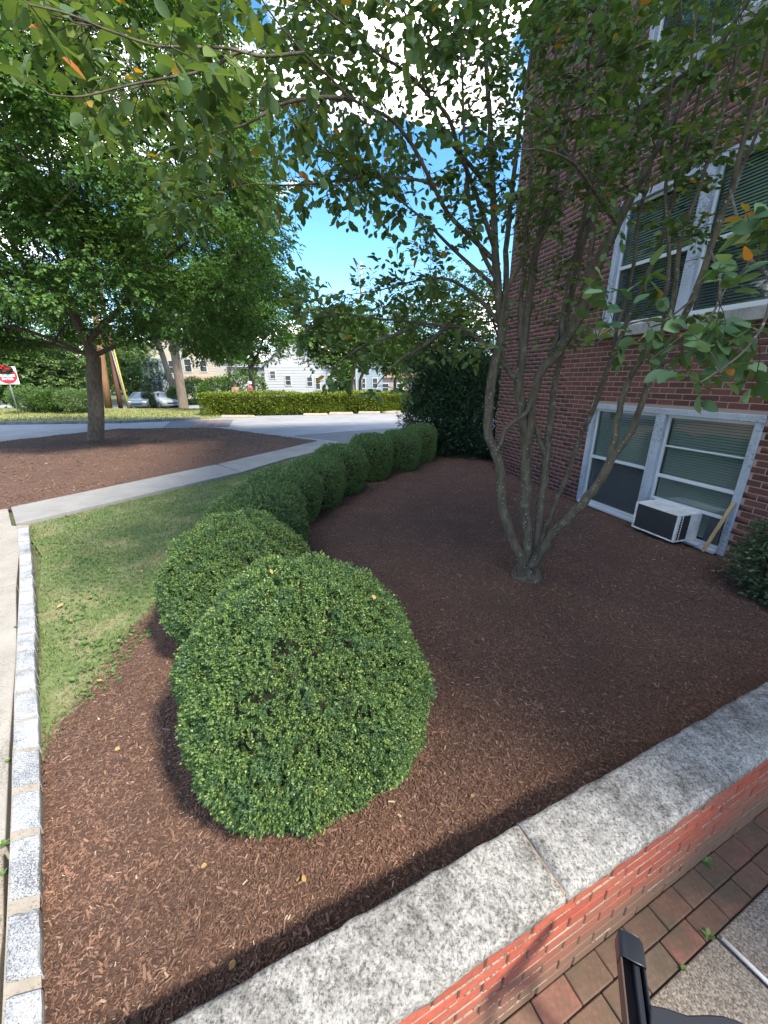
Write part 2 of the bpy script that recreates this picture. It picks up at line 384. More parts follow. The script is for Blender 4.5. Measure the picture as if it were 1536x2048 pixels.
m_asph_dark = stone('shadow_dark_asphalt', (.12, .122, .13), (.09, .09, .095), (.15, .15, .16), 1.2, 60, .60)  # the crossing's dark paving, also the shadow painted on the driveway
m_kerb_dark = stone('weathered_kerb', (.13, .135, .145), (.06, .06, .065), (.20, .205, .21), 4, 60, .56)
m_yellowstop = stone('wheel_stop_concrete', (.36, .30, .225), (.22, .18, .13), (.44, .38, .29), 4, 60, .62)
def aggregate():
    m, n, l, b = M('exposed_aggregate')
    v = n.new('ShaderNodeTexVoronoi'); v.inputs['Scale'].default_value = 170; c = n.new('ShaderNodeTexCoord'); l.new(c.outputs['Object'], v.inputs['Vector'])
    hs = n.new('ShaderNodeSeparateColor'); l.new(v.outputs['Color'], hs.inputs[0])
    r = ramp(n, [(0, (.09, .078, .066)), (.35, (.165, .145, .12)), (.7, (.235, .21, .175)), (1, (.33, .305, .265))]); l.new(hs.outputs[0], r.inputs[0])
    big = noise(n, l, 4, 5, .6); e = ramp(n, [(.3, (.7, .66, .6)), (.7, (1, 1, 1))]); l.new(big.outputs['Fac'], e.inputs[0])
    l.new(mixc(n, l, 1.0, r.outputs[0], e.outputs[0], 'MULTIPLY'), b.inputs['Base Color']); b.inputs['Roughness'].default_value = .85
    iv = n.new('ShaderNodeMath'); iv.operation = 'SUBTRACT'; iv.inputs[0].default_value = 1; l.new(v.outputs['Distance'], iv.inputs[1])
    bump(n, l, b, iv.outputs[0], .4, .003); return m
m_agg = aggregate()
def ground_mat(name, a, b_, c_, sc=6, bs=.6, bd=.02, fine=60):
    m, n, l, b = M(name)
    x = noise(n, l, sc, 8, .7); r = ramp(n, [(.32, a), (.5, b_), (.7, c_)]); l.new(x.outputs['Fac'], r.inputs[0])
    y = noise(n, l, fine, 5, .7)
    l.new(mixc(n, l, .6, r.outputs[0], y.outputs['Fac'], 'OVERLAY'), b.inputs['Base Color']); b.inputs['Roughness'].default_value = .95
    h = n.new('ShaderNodeHueSaturation')
    bump(n, l, b, y.outputs['Fac'], bs, bd); return m
def mulch_ground():
    m, n, l, b = M('mulch_ground')
    y = noise(n, l, 70, 6, .75); r = ramp(n, [(.3, (.044, .024, .016)), (.5, (.098, .052, .035)), (.66, (.16, .087, .060)), (.76, (.21, .13, .098))]); l.new(y.outputs['Fac'], r.inputs[0])
    l.new(r.outputs[0], b.inputs['Base Color']); b.inputs['Roughness'].default_value = .95
    bump(n, l, b, y.outputs['Fac'], .9, .02); return m
m_mulchg = mulch_ground()
def chip_mat():
    m, n, l, b = M('mulch_chip')
    p = n.new('ShaderNodeNewGeometry'); lo = noise(n, l, 1.7, 4, .6, vec=p.outputs['Position']); lr = ramp(n, [(.3, (.72, .74, .76)), (.5, (1, 1, 1)), (.7, (1.3, 1.25, 1.2))]); l.new(lo.outputs['Fac'], lr.inputs[0])
    r = ramp(n, [(0, (.050, .028, .020)), (.3, (.100, .055, .038)), (.62, (.160, .089, .060)), (.86, (.196, .114, .080)), (.965, (.215, .135, .102)), (.99, (.28, .19, .14)), (1, (.40, .33, .26))]); l.new(rnd(n, l), r.inputs[0])
    l.new(mixc(n, l, 1.0, r.outputs[0], lr.outputs[0], 'MULTIPLY'), b.inputs['Base Color']); b.inputs['Roughness'].default_value = .85; b.inputs['Specular IOR Level'].default_value = .3; return m
m_chip = chip_mat()
m_lawn_ground = ground_mat('lawn_soil', (.075, .105, .035), (.11, .145, .05), (.16, .18, .075), 5, .5, .02, 50)
m_far_lawn = ground_mat('dry_lawn', (.14, .17, .05), (.20, .21, .07), (.26, .24, .09), 2.5, .5, .03, 14)
patchy(m_lawn_ground, (.22, .20, .11), 2.4, .48, .64)
m_earth = ground_mat('earth', (.06, .07, .03), (.09, .10, .045), (.13, .12, .06), 2, .4, .03, 20)
m_frame = stone('painted_window_frame', (.25, .285, .335), (.15, .165, .185), (.31, .35, .41), 5, 40, .60, .5)
m_frame_w = simple('white_window_paint', (.44, .475, .50), .45)
m_sillstone = stone('sill_stone', (.19, .19, .185), (.10, .10, .10), (.27, .27, .26), 6, 90, .6)
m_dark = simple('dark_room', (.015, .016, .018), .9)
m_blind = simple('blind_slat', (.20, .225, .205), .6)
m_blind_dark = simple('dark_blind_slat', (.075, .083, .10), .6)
m_screen = simple('insect_screen', (.028, .031, .040), .9)
def pane_mat(name='window_glass', tint=(.9, .95, .95)):
    m, n, l, b = M(name); n.remove(b)
    t = n.new('ShaderNodeBsdfTransparent'); t.inputs[0].default_value = (*tint, 1)
    g = n.new('ShaderNodeBsdfGlossy'); g.inputs['Roughness'].default_value = .03
    f = n.new('ShaderNodeLayerWeight'); f.inputs['Blend'].default_value = .5
    pw = n.new('ShaderNodeMath'); pw.operation = 'POWER'; pw.inputs[1].default_value = 4.0; l.new(f.outputs['Facing'], pw.inputs[0])
    k = n.new('ShaderNodeMath'); k.operation = 'MULTIPLY_ADD'; k.inputs[1].default_value = .65; k.inputs[2].default_value = .085; l.new(pw.outputs[0], k.inputs[0])
    x = n.new('ShaderNodeMixShader'); l.new(k.outputs[0], x.inputs[0]); l.new(t.outputs[0], x.inputs[1]); l.new(g.outputs[0], x.inputs[2])
    l.new(x.outputs[0], n['Material Output'].inputs['Surface']); return m
m_pane = pane_mat()
m_white = stone('scuffed_white_metal', (.52, .52, .50), (.10, .09, .075), (.66, .66, .64), 9, 60, .63, .5)
m_grille = simple('dark_grille', (.035, .035, .037), .6)
m_black = simple('black_plastic', (.016, .019, .026), .42)
m_blackdeep = simple('black_recess', (.006, .006, .007), .7)
m_brownedge = simple('brown_edge', (.07, .045, .035), .6)
m_whiteplastic = simple('white_plastic', (.72, .72, .70), .4)
m_wood = bark_mat('weathered_stake', (.26, .17, .085), (.42, .30, .16), 0, 20)
m_pole_o = bark_mat('orange_pole_wood', (.19, .095, .05), (.30, .165, .09), 0, 4)
m_pole_r = bark_mat('red_pole_wood', (.12, .045, .03), (.19, .075, .05), 0, 4)
m_pole_g = bark_mat('grey_pole_wood', (.25, .23, .21), (.38, .36, .33), 0, 4)
m_yellow = simple('yellow_guard', (.40, .30, .04), .5)
m_steel = simple('galvanised_steel', (.20, .24, .25), .5, .4)
m_red = simple('sign_red', (.55, .012, .035), .4)
m_signw = simple('sign_white', (.80, .80, .80), .4)
m_ribbon = simple('red_ribbon', (.62, .015, .02), .45)
m_needle = simple('wreath_green', (.012, .030, .014), .8)

# ------------------------------------------------------------------ ground, road, paths
def sheet(name, pts, z, mat, kind='structure', thick=0.0, parent=None):
    P = [np.array([p[0], p[1], z if len(p) < 3 else p[2]]) for p in pts]; n = len(P)
    area = sum(P[i][0] * P[(i + 1) % n][1] - P[(i + 1) % n][0] * P[i][1] for i in range(n))
    if area < 0: P = P[::-1]
    V = list(P); F = [list(range(n))]
    if thick > 0:
        V += [p - np.array([0, 0, thick]) for p in P]
        for i in range(n): F.append([i, i + n, (i + 1) % n + n, (i + 1) % n])
    o = link(name, mesh_poly(name, V, F), mat, parent)
    if kind: o['kind'] = kind
    return o
# terrain: garden side flat, street beyond falls away a little
gl = lambda x: .60 / .913 + x * .408 / .913
sheet('ground', [(-300, gl(-300)), (59, gl(59)), (300, 27), (300, 28), (-300, 28)], -.09, m_earth)
g2 = sheet('far_ground', [(-300, 28, -.09), (300, 28, -.09), (300, 36, -.75), (-300, 36, -.75)], 0, m_earth)
sheet('far_terrain', [(-900, 36), (900, 36), (900, 1400), (-900, 1400)], -.75, m_earth)
sheet('street', [(-60, 36.6), (40, 36.6), (40, 43.5), (-60, 43.5)], -.746, m_asph)
# driveway
sheet('driveway', [(-34, 6.5), (-15.5, 6.5), (-12.3, 12.4), (-10.8, 15.9), (-6.9, 16.3), (-2.0, 12.55), (-1.2, 11.4), (3, 13.3), (30, 27.6), (.96, 24.2), (-8.2, 21.9), (-9.2, 20.0), (-12.2, 18.5), (-17.1, 17.9), (-34, 15)], -.05, m_asph)
sheet('shadow_dark_asphalt', [(-3.3, 14.0), (-1.0, 12.2), (2.5, 13.6), (8, 17.4), (.4, 16.4), (-1.6, 15.2)], -.046, m_asph_dark)  # dark sheet painted in as the building's shadow across the driveway
xw = sheet('brick_crossing', [(-9.3, 16.5), (-10.5, 19.5), (-7.6, 19.9), (-6.6, 16.7)], -.044, m_asph_dark)
for k in range(3):
    a = np.array([-8.05 + k * .42, 16.65]); b = np.array([-9.0 + k * .45, 19.6]); w = np.array([.09, 0])
    sheet('brick_band', [a - w, a + w, b + w, b - w], -.040, simple('crossing_brick', (.25, .13, .11), .9) if k == 0 else bpy.data.materials['crossing_brick'], None, 0, xw)
sheet('far_lawn', [(-9.4, 20.1), (-12.3, 18.3), (-17.0, 17.7), (-34, 14.7), (-60, 16), (-60, 27.9), (-6, 27.9), (-8.5, 22)], -.03, m_far_lawn, 'structure', .05)
# mulch island under the street tree (gently mounded)
isl_poly = [(-15.6, 6.6), (-12.45, 12.45), (-10.87, 16.0), (-6.9, 16.35), (-2.0, 12.6), (-3.75, 8.95), (-5.72, 5.55), (-8.0, 5.0)]
def in_poly(x, y, poly):
    x = np.asarray(x); y = np.asarray(y); c = np.zeros(x.shape, bool); n = len(poly)
    for i in range(n):
        x1, y1 = poly[i][:2]; x2, y2 = poly[(i + 1) % n][:2]
        cond = ((y1 > y) != (y2 > y)) & (x < (x2 - x1) * (y - y1) / (y2 - y1 + 1e-12) + x1); c ^= cond
    return c
def dist_edge(x, y, poly):
    d = np.full(np.shape(x), 1e9); n = len(poly); P = np.stack([x, y], -1)
    for i in range(n):
        a = np.array(poly[i][:2], float); b = np.array(poly[(i + 1) % n][:2], float); ab = b - a
        t = np.clip(((P - a) @ ab) / (ab @ ab), 0, 1); d = np.minimum(d, np.linalg.norm(P - (a + t[..., None] * ab), axis=-1))
    return d
def vnoise(x, y, s, seed=0):
    """cheap smooth value noise"""
    x = np.asarray(x) * s; y = np.asarray(y) * s
    xi = np.floor(x).astype(np.int64); yi = np.floor(y).astype(np.int64); fx = x - xi; fy = y - yi
    fx = fx * fx * (3 - 2 * fx); fy = fy * fy * (3 - 2 * fy)
    def h(a, b):
        v = (a * 374761393 + b * 668265263 + seed * 974711) & 0xffffffff; v = ((v ^ (v >> 13)) * 1274126177) & 0xffffffff
        return ((v ^ (v >> 16)) & 0xffff) / 65535.0
    return (h(xi, yi) * (1 - fx) + h(xi + 1, yi) * fx) * (1 - fy) + (h(xi, yi + 1) * (1 - fx) + h(xi + 1, yi + 1) * fx) * fy
def mulch_sheet(name, poly, step, hfun, mat):
    xs = np.array([p[0] for p in poly]); ys = np.array([p[1] for p in poly])
    nx = int((xs.max() - xs.min()) / step) + 2; ny = int((ys.max() - ys.min()) / step) + 2
    gx, gy = np.meshgrid(xs.min() + np.arange(nx) * step, ys.min() + np.arange(ny) * step)
    ins = in_poly(gx, gy, poly)
    gz = hfun(gx, gy)
    V = np.stack([gx, gy, gz], -1).reshape(-1, 3); I = np.arange(nx * ny).reshape(ny, nx)
    keep = ins[:-1, :-1] & ins[1:, :-1] & ins[:-1, 1:] & ins[1:, 1:]
    F = np.stack([I[:-1, :-1], I[:-1, 1:], I[1:, 1:], I[1:, :-1]], -1)[keep]
    # drop unused vertices
    used = np.unique(F); mp = np.full(len(V), -1); mp[used] = np.arange(len(used))
    o = link(name, mesh_from(name, V[used], mp[F], True), mat); o['kind'] = 'structure'; return o
def h_island(x, y):
    d = dist_edge(x, y, isl_poly); return -.045 + .16 * np.clip(d / 2.2, 0, 1) ** .7 + .03 * (vnoise(x, y, 2.3, 3) - .5)
mulch_sheet('mulch_island', isl_poly, .12, h_island, m_mulchg)
# the near bed: between kerb, bushes, house and garden wall
bed_poly = [lp(-.05, .715, 0)[:2], lp(4.75, .715, 0)[:2], wp(-1.4, 0)[:2], wp(4.8, 0)[:2], (3.2, 10.6), (1.5, 11.2), (.3, 10.2), (-.55, 8.6), (-1.25, 7.0), (-1.62, 5.8), (-1.9, 5.0), (-1.95, 4.2), (-1.95, 3.3), *[tuple(at(px_, py_)[:2]) for px_, py_ in ((306, 1200), (255, 1252), (212, 1312), (178, 1362), (145, 1410), (108, 1455), (84, 1500), (70, 1540))], (-1.51, 1.05), (-1.30, .81), (-1.09, .55), (-.80,.12), lp(-.7, .715, 0)[:2]]
def h_bed(x, y):
    d = dist_edge(x, y, bed_poly)
    return -.03 + .03 * np.clip(d / .35, 0, 1) + .034 * (vnoise(x, y, 2.6, 1) - .5) + .022 * (vnoise(x, y, 7, 2) - .5)
mulch_sheet('mulch_bed', bed_poly, .05, h_bed, m_mulchg)
# lawn
lawn_poly = [(-4.62, 4.62), (-3.9, 4.0), (-3.1, 3.0), (-2.45, 2.27), (-1.86, 1.53), (-1.76, 1.48), (-1.70, 1.62), (-1.75, 2.1), (-1.8, 2.6), (-1.75, 3.4), (-1.8, 4.3), (-1.75, 5.1), (-1.5, 5.9), (-1.1, 7.1), (-.4, 8.7), (.4, 10.2), (.1, 11.0), (-1.5, 11.0), (-2.35, 9.6), (-3.0, 8.05), (-4.9, 4.95)]
sheet('lawn', lawn_poly, -.045, m_lawn_ground)
# concrete path (two slabs with a joint) and left pavement slabs
path = empty('path'); path['kind'] = 'structure'
PU = [(-5.70, 5.60), (-3.86, 8.76), (-2.0, 12.62)]; PL = [(-4.98, 4.88), (-3.02, 8.0), (-2.42, 9.45), (-1.3, 11.35)]
def slab(name, pts, z, mat, parent, th=.1):
    o = sheet(name, pts, z, mat, None, th, parent); m = o.modifiers.new('bevel', 'BEVEL'); m.width = .006; m.segments = 2; m.limit_method = 'ANGLE'; return o
slab('slab', [PU[0], (-3.87, 8.74), (-3.02, 7.97), PL[0]], .015, m_conc, path)
slab('slab', [(-3.85, 8.775), PU[2], PL[3], PL[2], (-3.005, 8.0)], .015, m_conc, path)
pav = empty('pavement'); pav['kind'] = 'structure'
K = [(-4.86, 4.83), (-3.30, 3.02), (-2.70, 2.36), (-2.0, 1.54), (-1.585, 1.06), (-1.37, .83), (-1.19, .60), (-.85, .1)]   # kerb's street side
off = lambda p, w: (p[0] - w * .74, p[1] - w * .67)
def ksub(i0, i1): return [K[i] for i in range(i0, i1 + 1)]
slab('slab', [(-5.74, 5.58), (-5.02, 4.86), K[0], (-3.55, 3.30), off((-3.55, 3.30), 1.6), (-7.3, 4.3)], -.005, m_walk, pav)
slab('slab', [(-3.535, 3.28), K[1], K[2], K[3], (-1.60, 1.085), off((-1.60, 1.085), 1.6), off((-3.535, 3.28), 1.6)], -.005, m_walk, pav)
slab('slab', [(-1.585, 1.06), K[5], K[6], K[7], off(K[7], 1.6), off((-1.585, 1.06), 1.6)], -.012, m_conc_dirty, pav)

# granite kerb stones with tan mortar between
kerb = empty('kerb'); kerb['kind'] = 'structure'
kl_px = [(34, 1055), (39, 1122), (38.5, 1171), (35, 1251), (32, 1317), (28, 1390), (27, 1476), (24, 1513), (23, 1594), (19, 1700), (12, 1861), (5, 2008), (0, 2110), (-6, 2260)]
kr_px = [(57, 1054), (63, 1122), (66, 1171), (71, 1251), (68, 1317), (73, 1390), (79, 1476), (77, 1513), (80, 1594), (80, 1700), (79, 1861), (84, 2008), (86, 2110), (88, 2260)]
joints = [1056, 1083, 1108, 1131, 1157, 1183, 1209, 1237, 1267, 1302, 1342, 1385, 1440, 1500, 1582, 1672, 1822, 1985, 2180]
def kerb_pt(y, side):
    tb = kl_px if side == 0 else kr_px
    return np.array([np.interp(y, [p[1] for p in tb], [p[0] for p in tb]), y])
r2 = np.random.default_rng(3)
for i in range(len(joints) - 1):
    y0, y1 = joints[i], joints[i + 1]; gap = (y1 - y0) * .07 + 1.0
    gg = gap * (1.9 if y0 > 1480 else 1.0)
    q = []
    for (yy, side) in ((y0 + gg * .35, 0), (y0 + gg * .35, 1), (y1 - gg, 1), (y1 - gg, 0)):
        skew = -((y1 - y0) * .12) if side == 1 else 0     # stones lie a little askew
        p = kerb_pt(yy, side); p = at(p[0], p[1] + skew, .018); q.append(p)
    q = np.array(q); c = q.mean(0)
    ring = []
    for a in range(4):
        for t in (0, .25, .5, .75):
            p = q[a] * (1 - t) + q[(a + 1) % 4] * t
            p = p + (c - p) * (r2.uniform(-.03, .05)); ring.append(p)
    n = len(ring); V = []; 
    for zf, ins in ((-.09, 0), (.0, 0), (.012, .05), (.016, .16)):
        for p in ring:
            pp = p + (c - p) * ins; V.append([pp[0], pp[1], .002 + zf + (r2.uniform(-.003, .003) if ins else 0)])
    V.append([c[0], c[1], .021]); F = []
    for L in range(3):
        for a in range(n): F.append([L * n + a, L * n + (a + 1) % n, (L + 1) * n + (a + 1) % n, (L + 1) * n + a])
    for a in range(n): F.append([3 * n + a, 3 * n + (a + 1) % n, len(V) - 1])
    me = mesh_poly('kerb_stone', V, F); o = link('kerb_stone', me, m_granite, kerb)
mb = MB()
ys = np.linspace(1050, 2240, 40)
Lp = [at(*kerb_pt(y, 0), 0) for y in ys]; Rp = [at(*kerb_pt(y, 1), 0) for y in ys]
V = []; F = []
for i in range(40):
    V += [[*(Lp[i][:2]), -.002], [*(Rp[i][:2] * 1.0), -.002]]
    if i: F.append([2 * i - 2, 2 * i - 1, 2 * i + 1, 2 * i])
link('mortar_bed', mesh_poly('mortar_bed', V, F), m_tanmortar, kerb)

# patio: pavers and aggregate concrete, 0.36 m below the bed
ZP = -.36
sheet('patio_ground', [lp(-200, .60, 0)[:2], lp(4.9, .60, 0)[:2], lp(4.9, -40, 0)[:2], lp(-200, -40, 0)[:2]], ZP - .12, m_earth)
bp = empty('brick_pavement'); bp['kind'] = 'structure'
sheet('joint_sand', [lp(-2.4, .49, 0)[:2], lp(4.7, .49, 0)[:2], lp(4.7, .30, 0)[:2], lp(-2.4, .30, 0)[:2]], ZP - .012, m_jointdirt, None, .05, bp)
LDZ = (np.array([*LD, 0]), np.array([*LN, 0]), np.array([0, 0, 1.0]))
pv_mesh = {}
def paver_mesh(L, W, var):
    mb = MB(); mb.box((0, 0, 0), (L, W, .05), LDZ); me = bpy.data.meshes.new('paver'); me.from_pydata([tuple(v) for v in np.concatenate(mb.V)], [], mb.F); me.update(); me.materials.append(m_paver); return me
pm1 = paver_mesh(.1665, .0905, 0); pm2 = paver_mesh(.1700, .0825, 0)
for row, (n0, s0, pitch, me) in enumerate(((.4405, 1.503 + .085, .1705, pm1), (.3505, 1.433 + .0875, .175, pm2))):
    for k in range(-22, 18):
        p = lp(s0 + k * pitch, n0, ZP - .025 + r2.uniform(-.003, .003))
        o = bpy.data.objects.new('paver', me); COL.objects.link(o); o.location = p; o.parent = bp
        o.rotation_euler = (r2.normal(0, .006), r2.normal(0, .006), r2.normal(0, .006))
        md = o.modifiers.new('bevel', 'BEVEL'); md.width = .004; md.segments = 1
cpav = empty('concrete_pavement'); cpav['kind'] = 'structure'
jt = lambda n: 1.66 + (.305 - n) * .12
slab('slab', [lp(-3, .303, 0)[:2], lp(jt(.303) - .006, .303, 0)[:2], lp(jt(-2) - .006, -2, 0)[:2], lp(-3, -2, 0)[:2]], ZP + .002, m_agg, cpav)
slab('slab', [lp(jt(.303) + .006, .303, 0)[:2], lp(4.7, .303, 0)[:2], lp(4.7, -2, 0)[:2], lp(jt(-2) + .006, -2, 0)[:2]], ZP + .004, m_agg, cpav)
rod = MB().tube([lp(1.672, .288, ZP + .010), lp(1.690, .12, ZP + .010), lp(1.73, -.25, ZP + .010)], .0085, 8).build('plastic_strip', m_whiteplastic, None, True)
tag(rod, 'thin white plastic strip lying along the joint of the speckled concrete slabs', 'strip')

# ------------------------------------------------------------------ garden wall of brick with limestone coping
gw = empty('garden_wall', lp(1.1, .6, ZP), 'low red brick garden wall topped with pale speckled stone coping', 'wall')
gwl = np.array(gw.location)
def under(o, par):          # parent keeping the mesh's world coordinates
    o.parent = par; o.matrix_parent_inverse = Matrix.Translation(-Vector(par.location)); return o
core = MB().box(lp(1.2, .592, -.09), (7.2, .203, .54), LDZ).build('mortar_core', m_lowmortar); under(core, gw)
mb = MB(); mb.box((0, 0, 0), (.181, .10, .0595), LDZ)
lb = bpy.data.meshes.new('brick'); lb.from_pydata([tuple(v) for v in np.concatenate(mb.V)], [], mb.F); lb.update(); lb.materials.append(m_lowbrick)
for c in range(8):
    zc = .146 - c * .0677
    for k in range(-16, 20):
        s = .94 + (.095 if c % 2 else 0) + .095 + k * .19
        o = bpy.data.objects.new('brick', lb); COL.objects.link(o); o.location = lp(s, .536 + r2.uniform(-.0015, .0015), zc)
        o.rotation_euler = (0, 0, r2.normal(0, .003)); under(o, gw); 
        md = o.modifiers.new('bevel', 'BEVEL'); md.width = .003; md.segments = 1
def coping(s0, s1, seed):
    rr = np.random.default_rng(seed); prof = [(.486, .186), (.477, .193), (.474, .215), (.476, .238), (.484, .247), (.497, .2505), (.53, .2515), (.60, .252), (.66, .2515), (.695, .2505), (.708, .246), (.714, .236), (.715, .205), (.708, .186)]
    m = max(8, int((s1 - s0) / .03)); V = []; F = []
    np_ = len(prof)
    for i in range(m + 1):
        s = s0 + (s1 - s0) * i / m
        e = .985 if i in (0, m) else 1
        for j, (nn, z) in enumerate(prof):
            wob = (vnoise(s * 1.0 + seed * 7, j * .7, 14, seed) - .5) * .008 + (vnoise(s + seed * 3, nn, 45, 5) - .5) * .004
            edge = 1 if j < 5 or j > 9 else .35
            V.append(lp(s, nn + wob * edge, (z - .19) * e + .19 + wob * edge * .5))
    for i in range(m):
        for j in range(np_):
            F.append([i * np_ + j, (i + 1) * np_ + j, (i + 1) * np_ + (j + 1) % np_, i * np_ + (j + 1) % np_])
    F.append(list(range(np_))); F.append([m * np_ + j for j in range(np_)][::-1])
    o = link('coping_stone', mesh_poly('coping_stone', V, F), m_cap); under(o, gw)
    for p in o.data.polygons: p.use_smooth = True
    return o
coping(-2.3, -.52, 1); coping(-.508, .868, 2); coping(.880, 2.62, 3); coping(2.632, 4.72, 4)
jg = MB()
for c in range(8):
    for k in range(-16, 20):
        jg.box(lp(.94 + (.095 if c % 2 else 0) + k * .19, .540, .146 - c * .0677 - .002), (.007, .1015, .056), LDZ)
bj = MB(); rj = np.random.default_rng(77)
for c in range(7):
    s_ = -2.3
    while s_ < 4.6:
        l_ = rj.uniform(.06, .30)
        if rj.uniform() < (.85 if c < 3 else .4): bj.box(lp(s_ + l_ / 2, .5345, .146 - (c + .5) * .0677 + rj.uniform(-.001, .001)), (l_, .10, rj.uniform(.0018, .0042)), LDZ)
        s_ += l_ + rj.uniform(.0, .03)
o = bj.build('bed_joint', stone('bed_mortar', (.25, .18, .14), (.12, .075, .05), (.36, .29, .235), 7, 80, .56)); o['kind'] = 'stuff'; under(o, gw)
o = jg.build('joint_gap', m_jointdirt); o['kind'] = 'stuff'; under(o, gw)
jm = MB().box(lp(.874, .596, .214), (.016, .222, .052), LDZ).build('coping_joint', m_lowmortar); under(jm, gw)

# ------------------------------------------------------------------ brick building
HB = 14.2; S0, S1 = -7.25, 4.80
bl = empty('brick_building', tuple(wp(0, 0)), 'dark red brick building with pale double windows behind the small tree', 'building')
WX = (np.array([*WD, 0]), np.array([*WN, 0]), np.array([0, 0, 1.0]))
# window openings: s0, s1, z0, z1
WIN = [(0.0, 2.22, 0.0, 1.52), (0.05, 2.30, 2.53, 4.05), (0.05, 2.30, 5.10, 6.62), (0.05, 2.30, 7.70, 9.2)]
def in_win(s, z, m=0.0):
    for (a, b, c, d) in WIN:
        if a - m < s < b + m and c - m < z < d + m: return True
    return False
def wall_core():
    ss = sorted(set([S0, S1] + [w[0] for w in WIN] + [w[1] for w in WIN])); zs = sorted(set([-.2, HB] + [w[2] for w in WIN] + [w[3] for w in WIN]))
    mb = MB()
    for i in range(len(ss) - 1):
        for j in range(len(zs) - 1):
            sc, zc = (ss[i] + ss[i + 1]) / 2, (zs[j] + zs[j + 1]) / 2
            if in_win(sc, zc): continue
            mb.box(wp(sc, zc, -.1413), (ss[i + 1] - ss[i], .28, zs[j + 1] - zs[j]), WX)
    return mb
o = wall_core().build('wall', m_mortar); under(o, bl)
# the mass of the house behind the wall
mb = MB().box(wp((S0 + S1) / 2, HB / 2 - .1, -6.3), (S1 - S0 - .02, 12.0, HB - .2), WX); 
o = mb.build('house_body', simple('house_body_brick', (.13, .045, .036), .9)); under(o, bl)
o = MB().box(wp((S0 + S1) / 2, HB + .1, -6.1), (S1 - S0 + .3, 12.6, .22), WX).build('roof', m_sillstone); under(o, bl)
# bricks
PITCH_B, CH = .2035, .0677
cells = []
nc = int(HB / CH)
for c in range(-1, nc):
    z = (c + .5) * CH
    for k in range(int((S1 - S0) / PITCH_B) + 2):
        a = S0 + (k - (.5 if c % 2 else 0)) * PITCH_B + .004; b = a + PITCH_B - .011
        a = max(a, S0); b = min(b, S1)
        segs = [(a, b)]
        for (w0, w1, z0, z1) in WIN:
            if z0 - .03 < z < z1 + .03:
                ns = []
                for (p, q) in segs:
                    if q <= w0 or p >= w1: ns.append((p, q))
                    else:
                        if p < w0: ns.append((p, w0 - .002))
                        if q > w1: ns.append((w1 + .002, q))
                segs = ns
        for (p, q) in segs:
            if q - p > .03: cells.append(((p + q) / 2, z, q - p))
cells = np.array(cells)
cw = np.array([wp(s, z, .0) for s, z, _ in cells])
u_, v_, d_ = topx(cw)
vis = (d_ > .5) & (u_ > 0) & (u_ < 1536) & (v_ > 560) & (v_ < 2048)
size = np.where(vis, cells[:, 2] / np.maximum(d_, .1) ** 1, 0)
order = np.argsort(-size); single = set(order[:300].tolist())
bmesh_cache = {}
stuffV, stuffF, nv = [], [], 0
for i, (s, z, L) in enumerate(cells):
    offs = -.0546 + r2.uniform(0, .0012)
    if i in single:
        key = round(L, 3)
        if key not in bmesh_cache:
            mb = MB(); mb.box((0, 0, 0), (L, .11, CH - .0105), WX)
            me = bpy.data.meshes.new('brick'); me.from_pydata([tuple(v) for v in np.concatenate(mb.V)], [], mb.F); me.update(); me.materials.append(m_brick); bmesh_cache[key] = me
        o = bpy.data.objects.new('brick', bmesh_cache[key]); COL.objects.link(o); o.location = wp(s, z, offs); under(o, bl)
    else:
        X, Y, Z = WX; c = wp(s, z, offs); h = (CH - .0105) / 2
        V = np.array([c + X * a * L / 2 + Y * b * .055 + Z * e * h for b in (-1, 1) for e in (-1, 1) for a in (-1, 1)])
        stuffV.append(V); stuffF.append(np.array([[4, 5, 7, 6], [0, 4, 6, 2], [1, 3, 7, 5], [2, 6, 7, 3], [0, 1, 5, 4]]) + nv); nv += 8
o = link('brickwork', mesh_from('brickwork', np.concatenate(stuffV), np.concatenate(stuffF)), m_brick); o['kind'] = 'stuff'; under(o, bl)

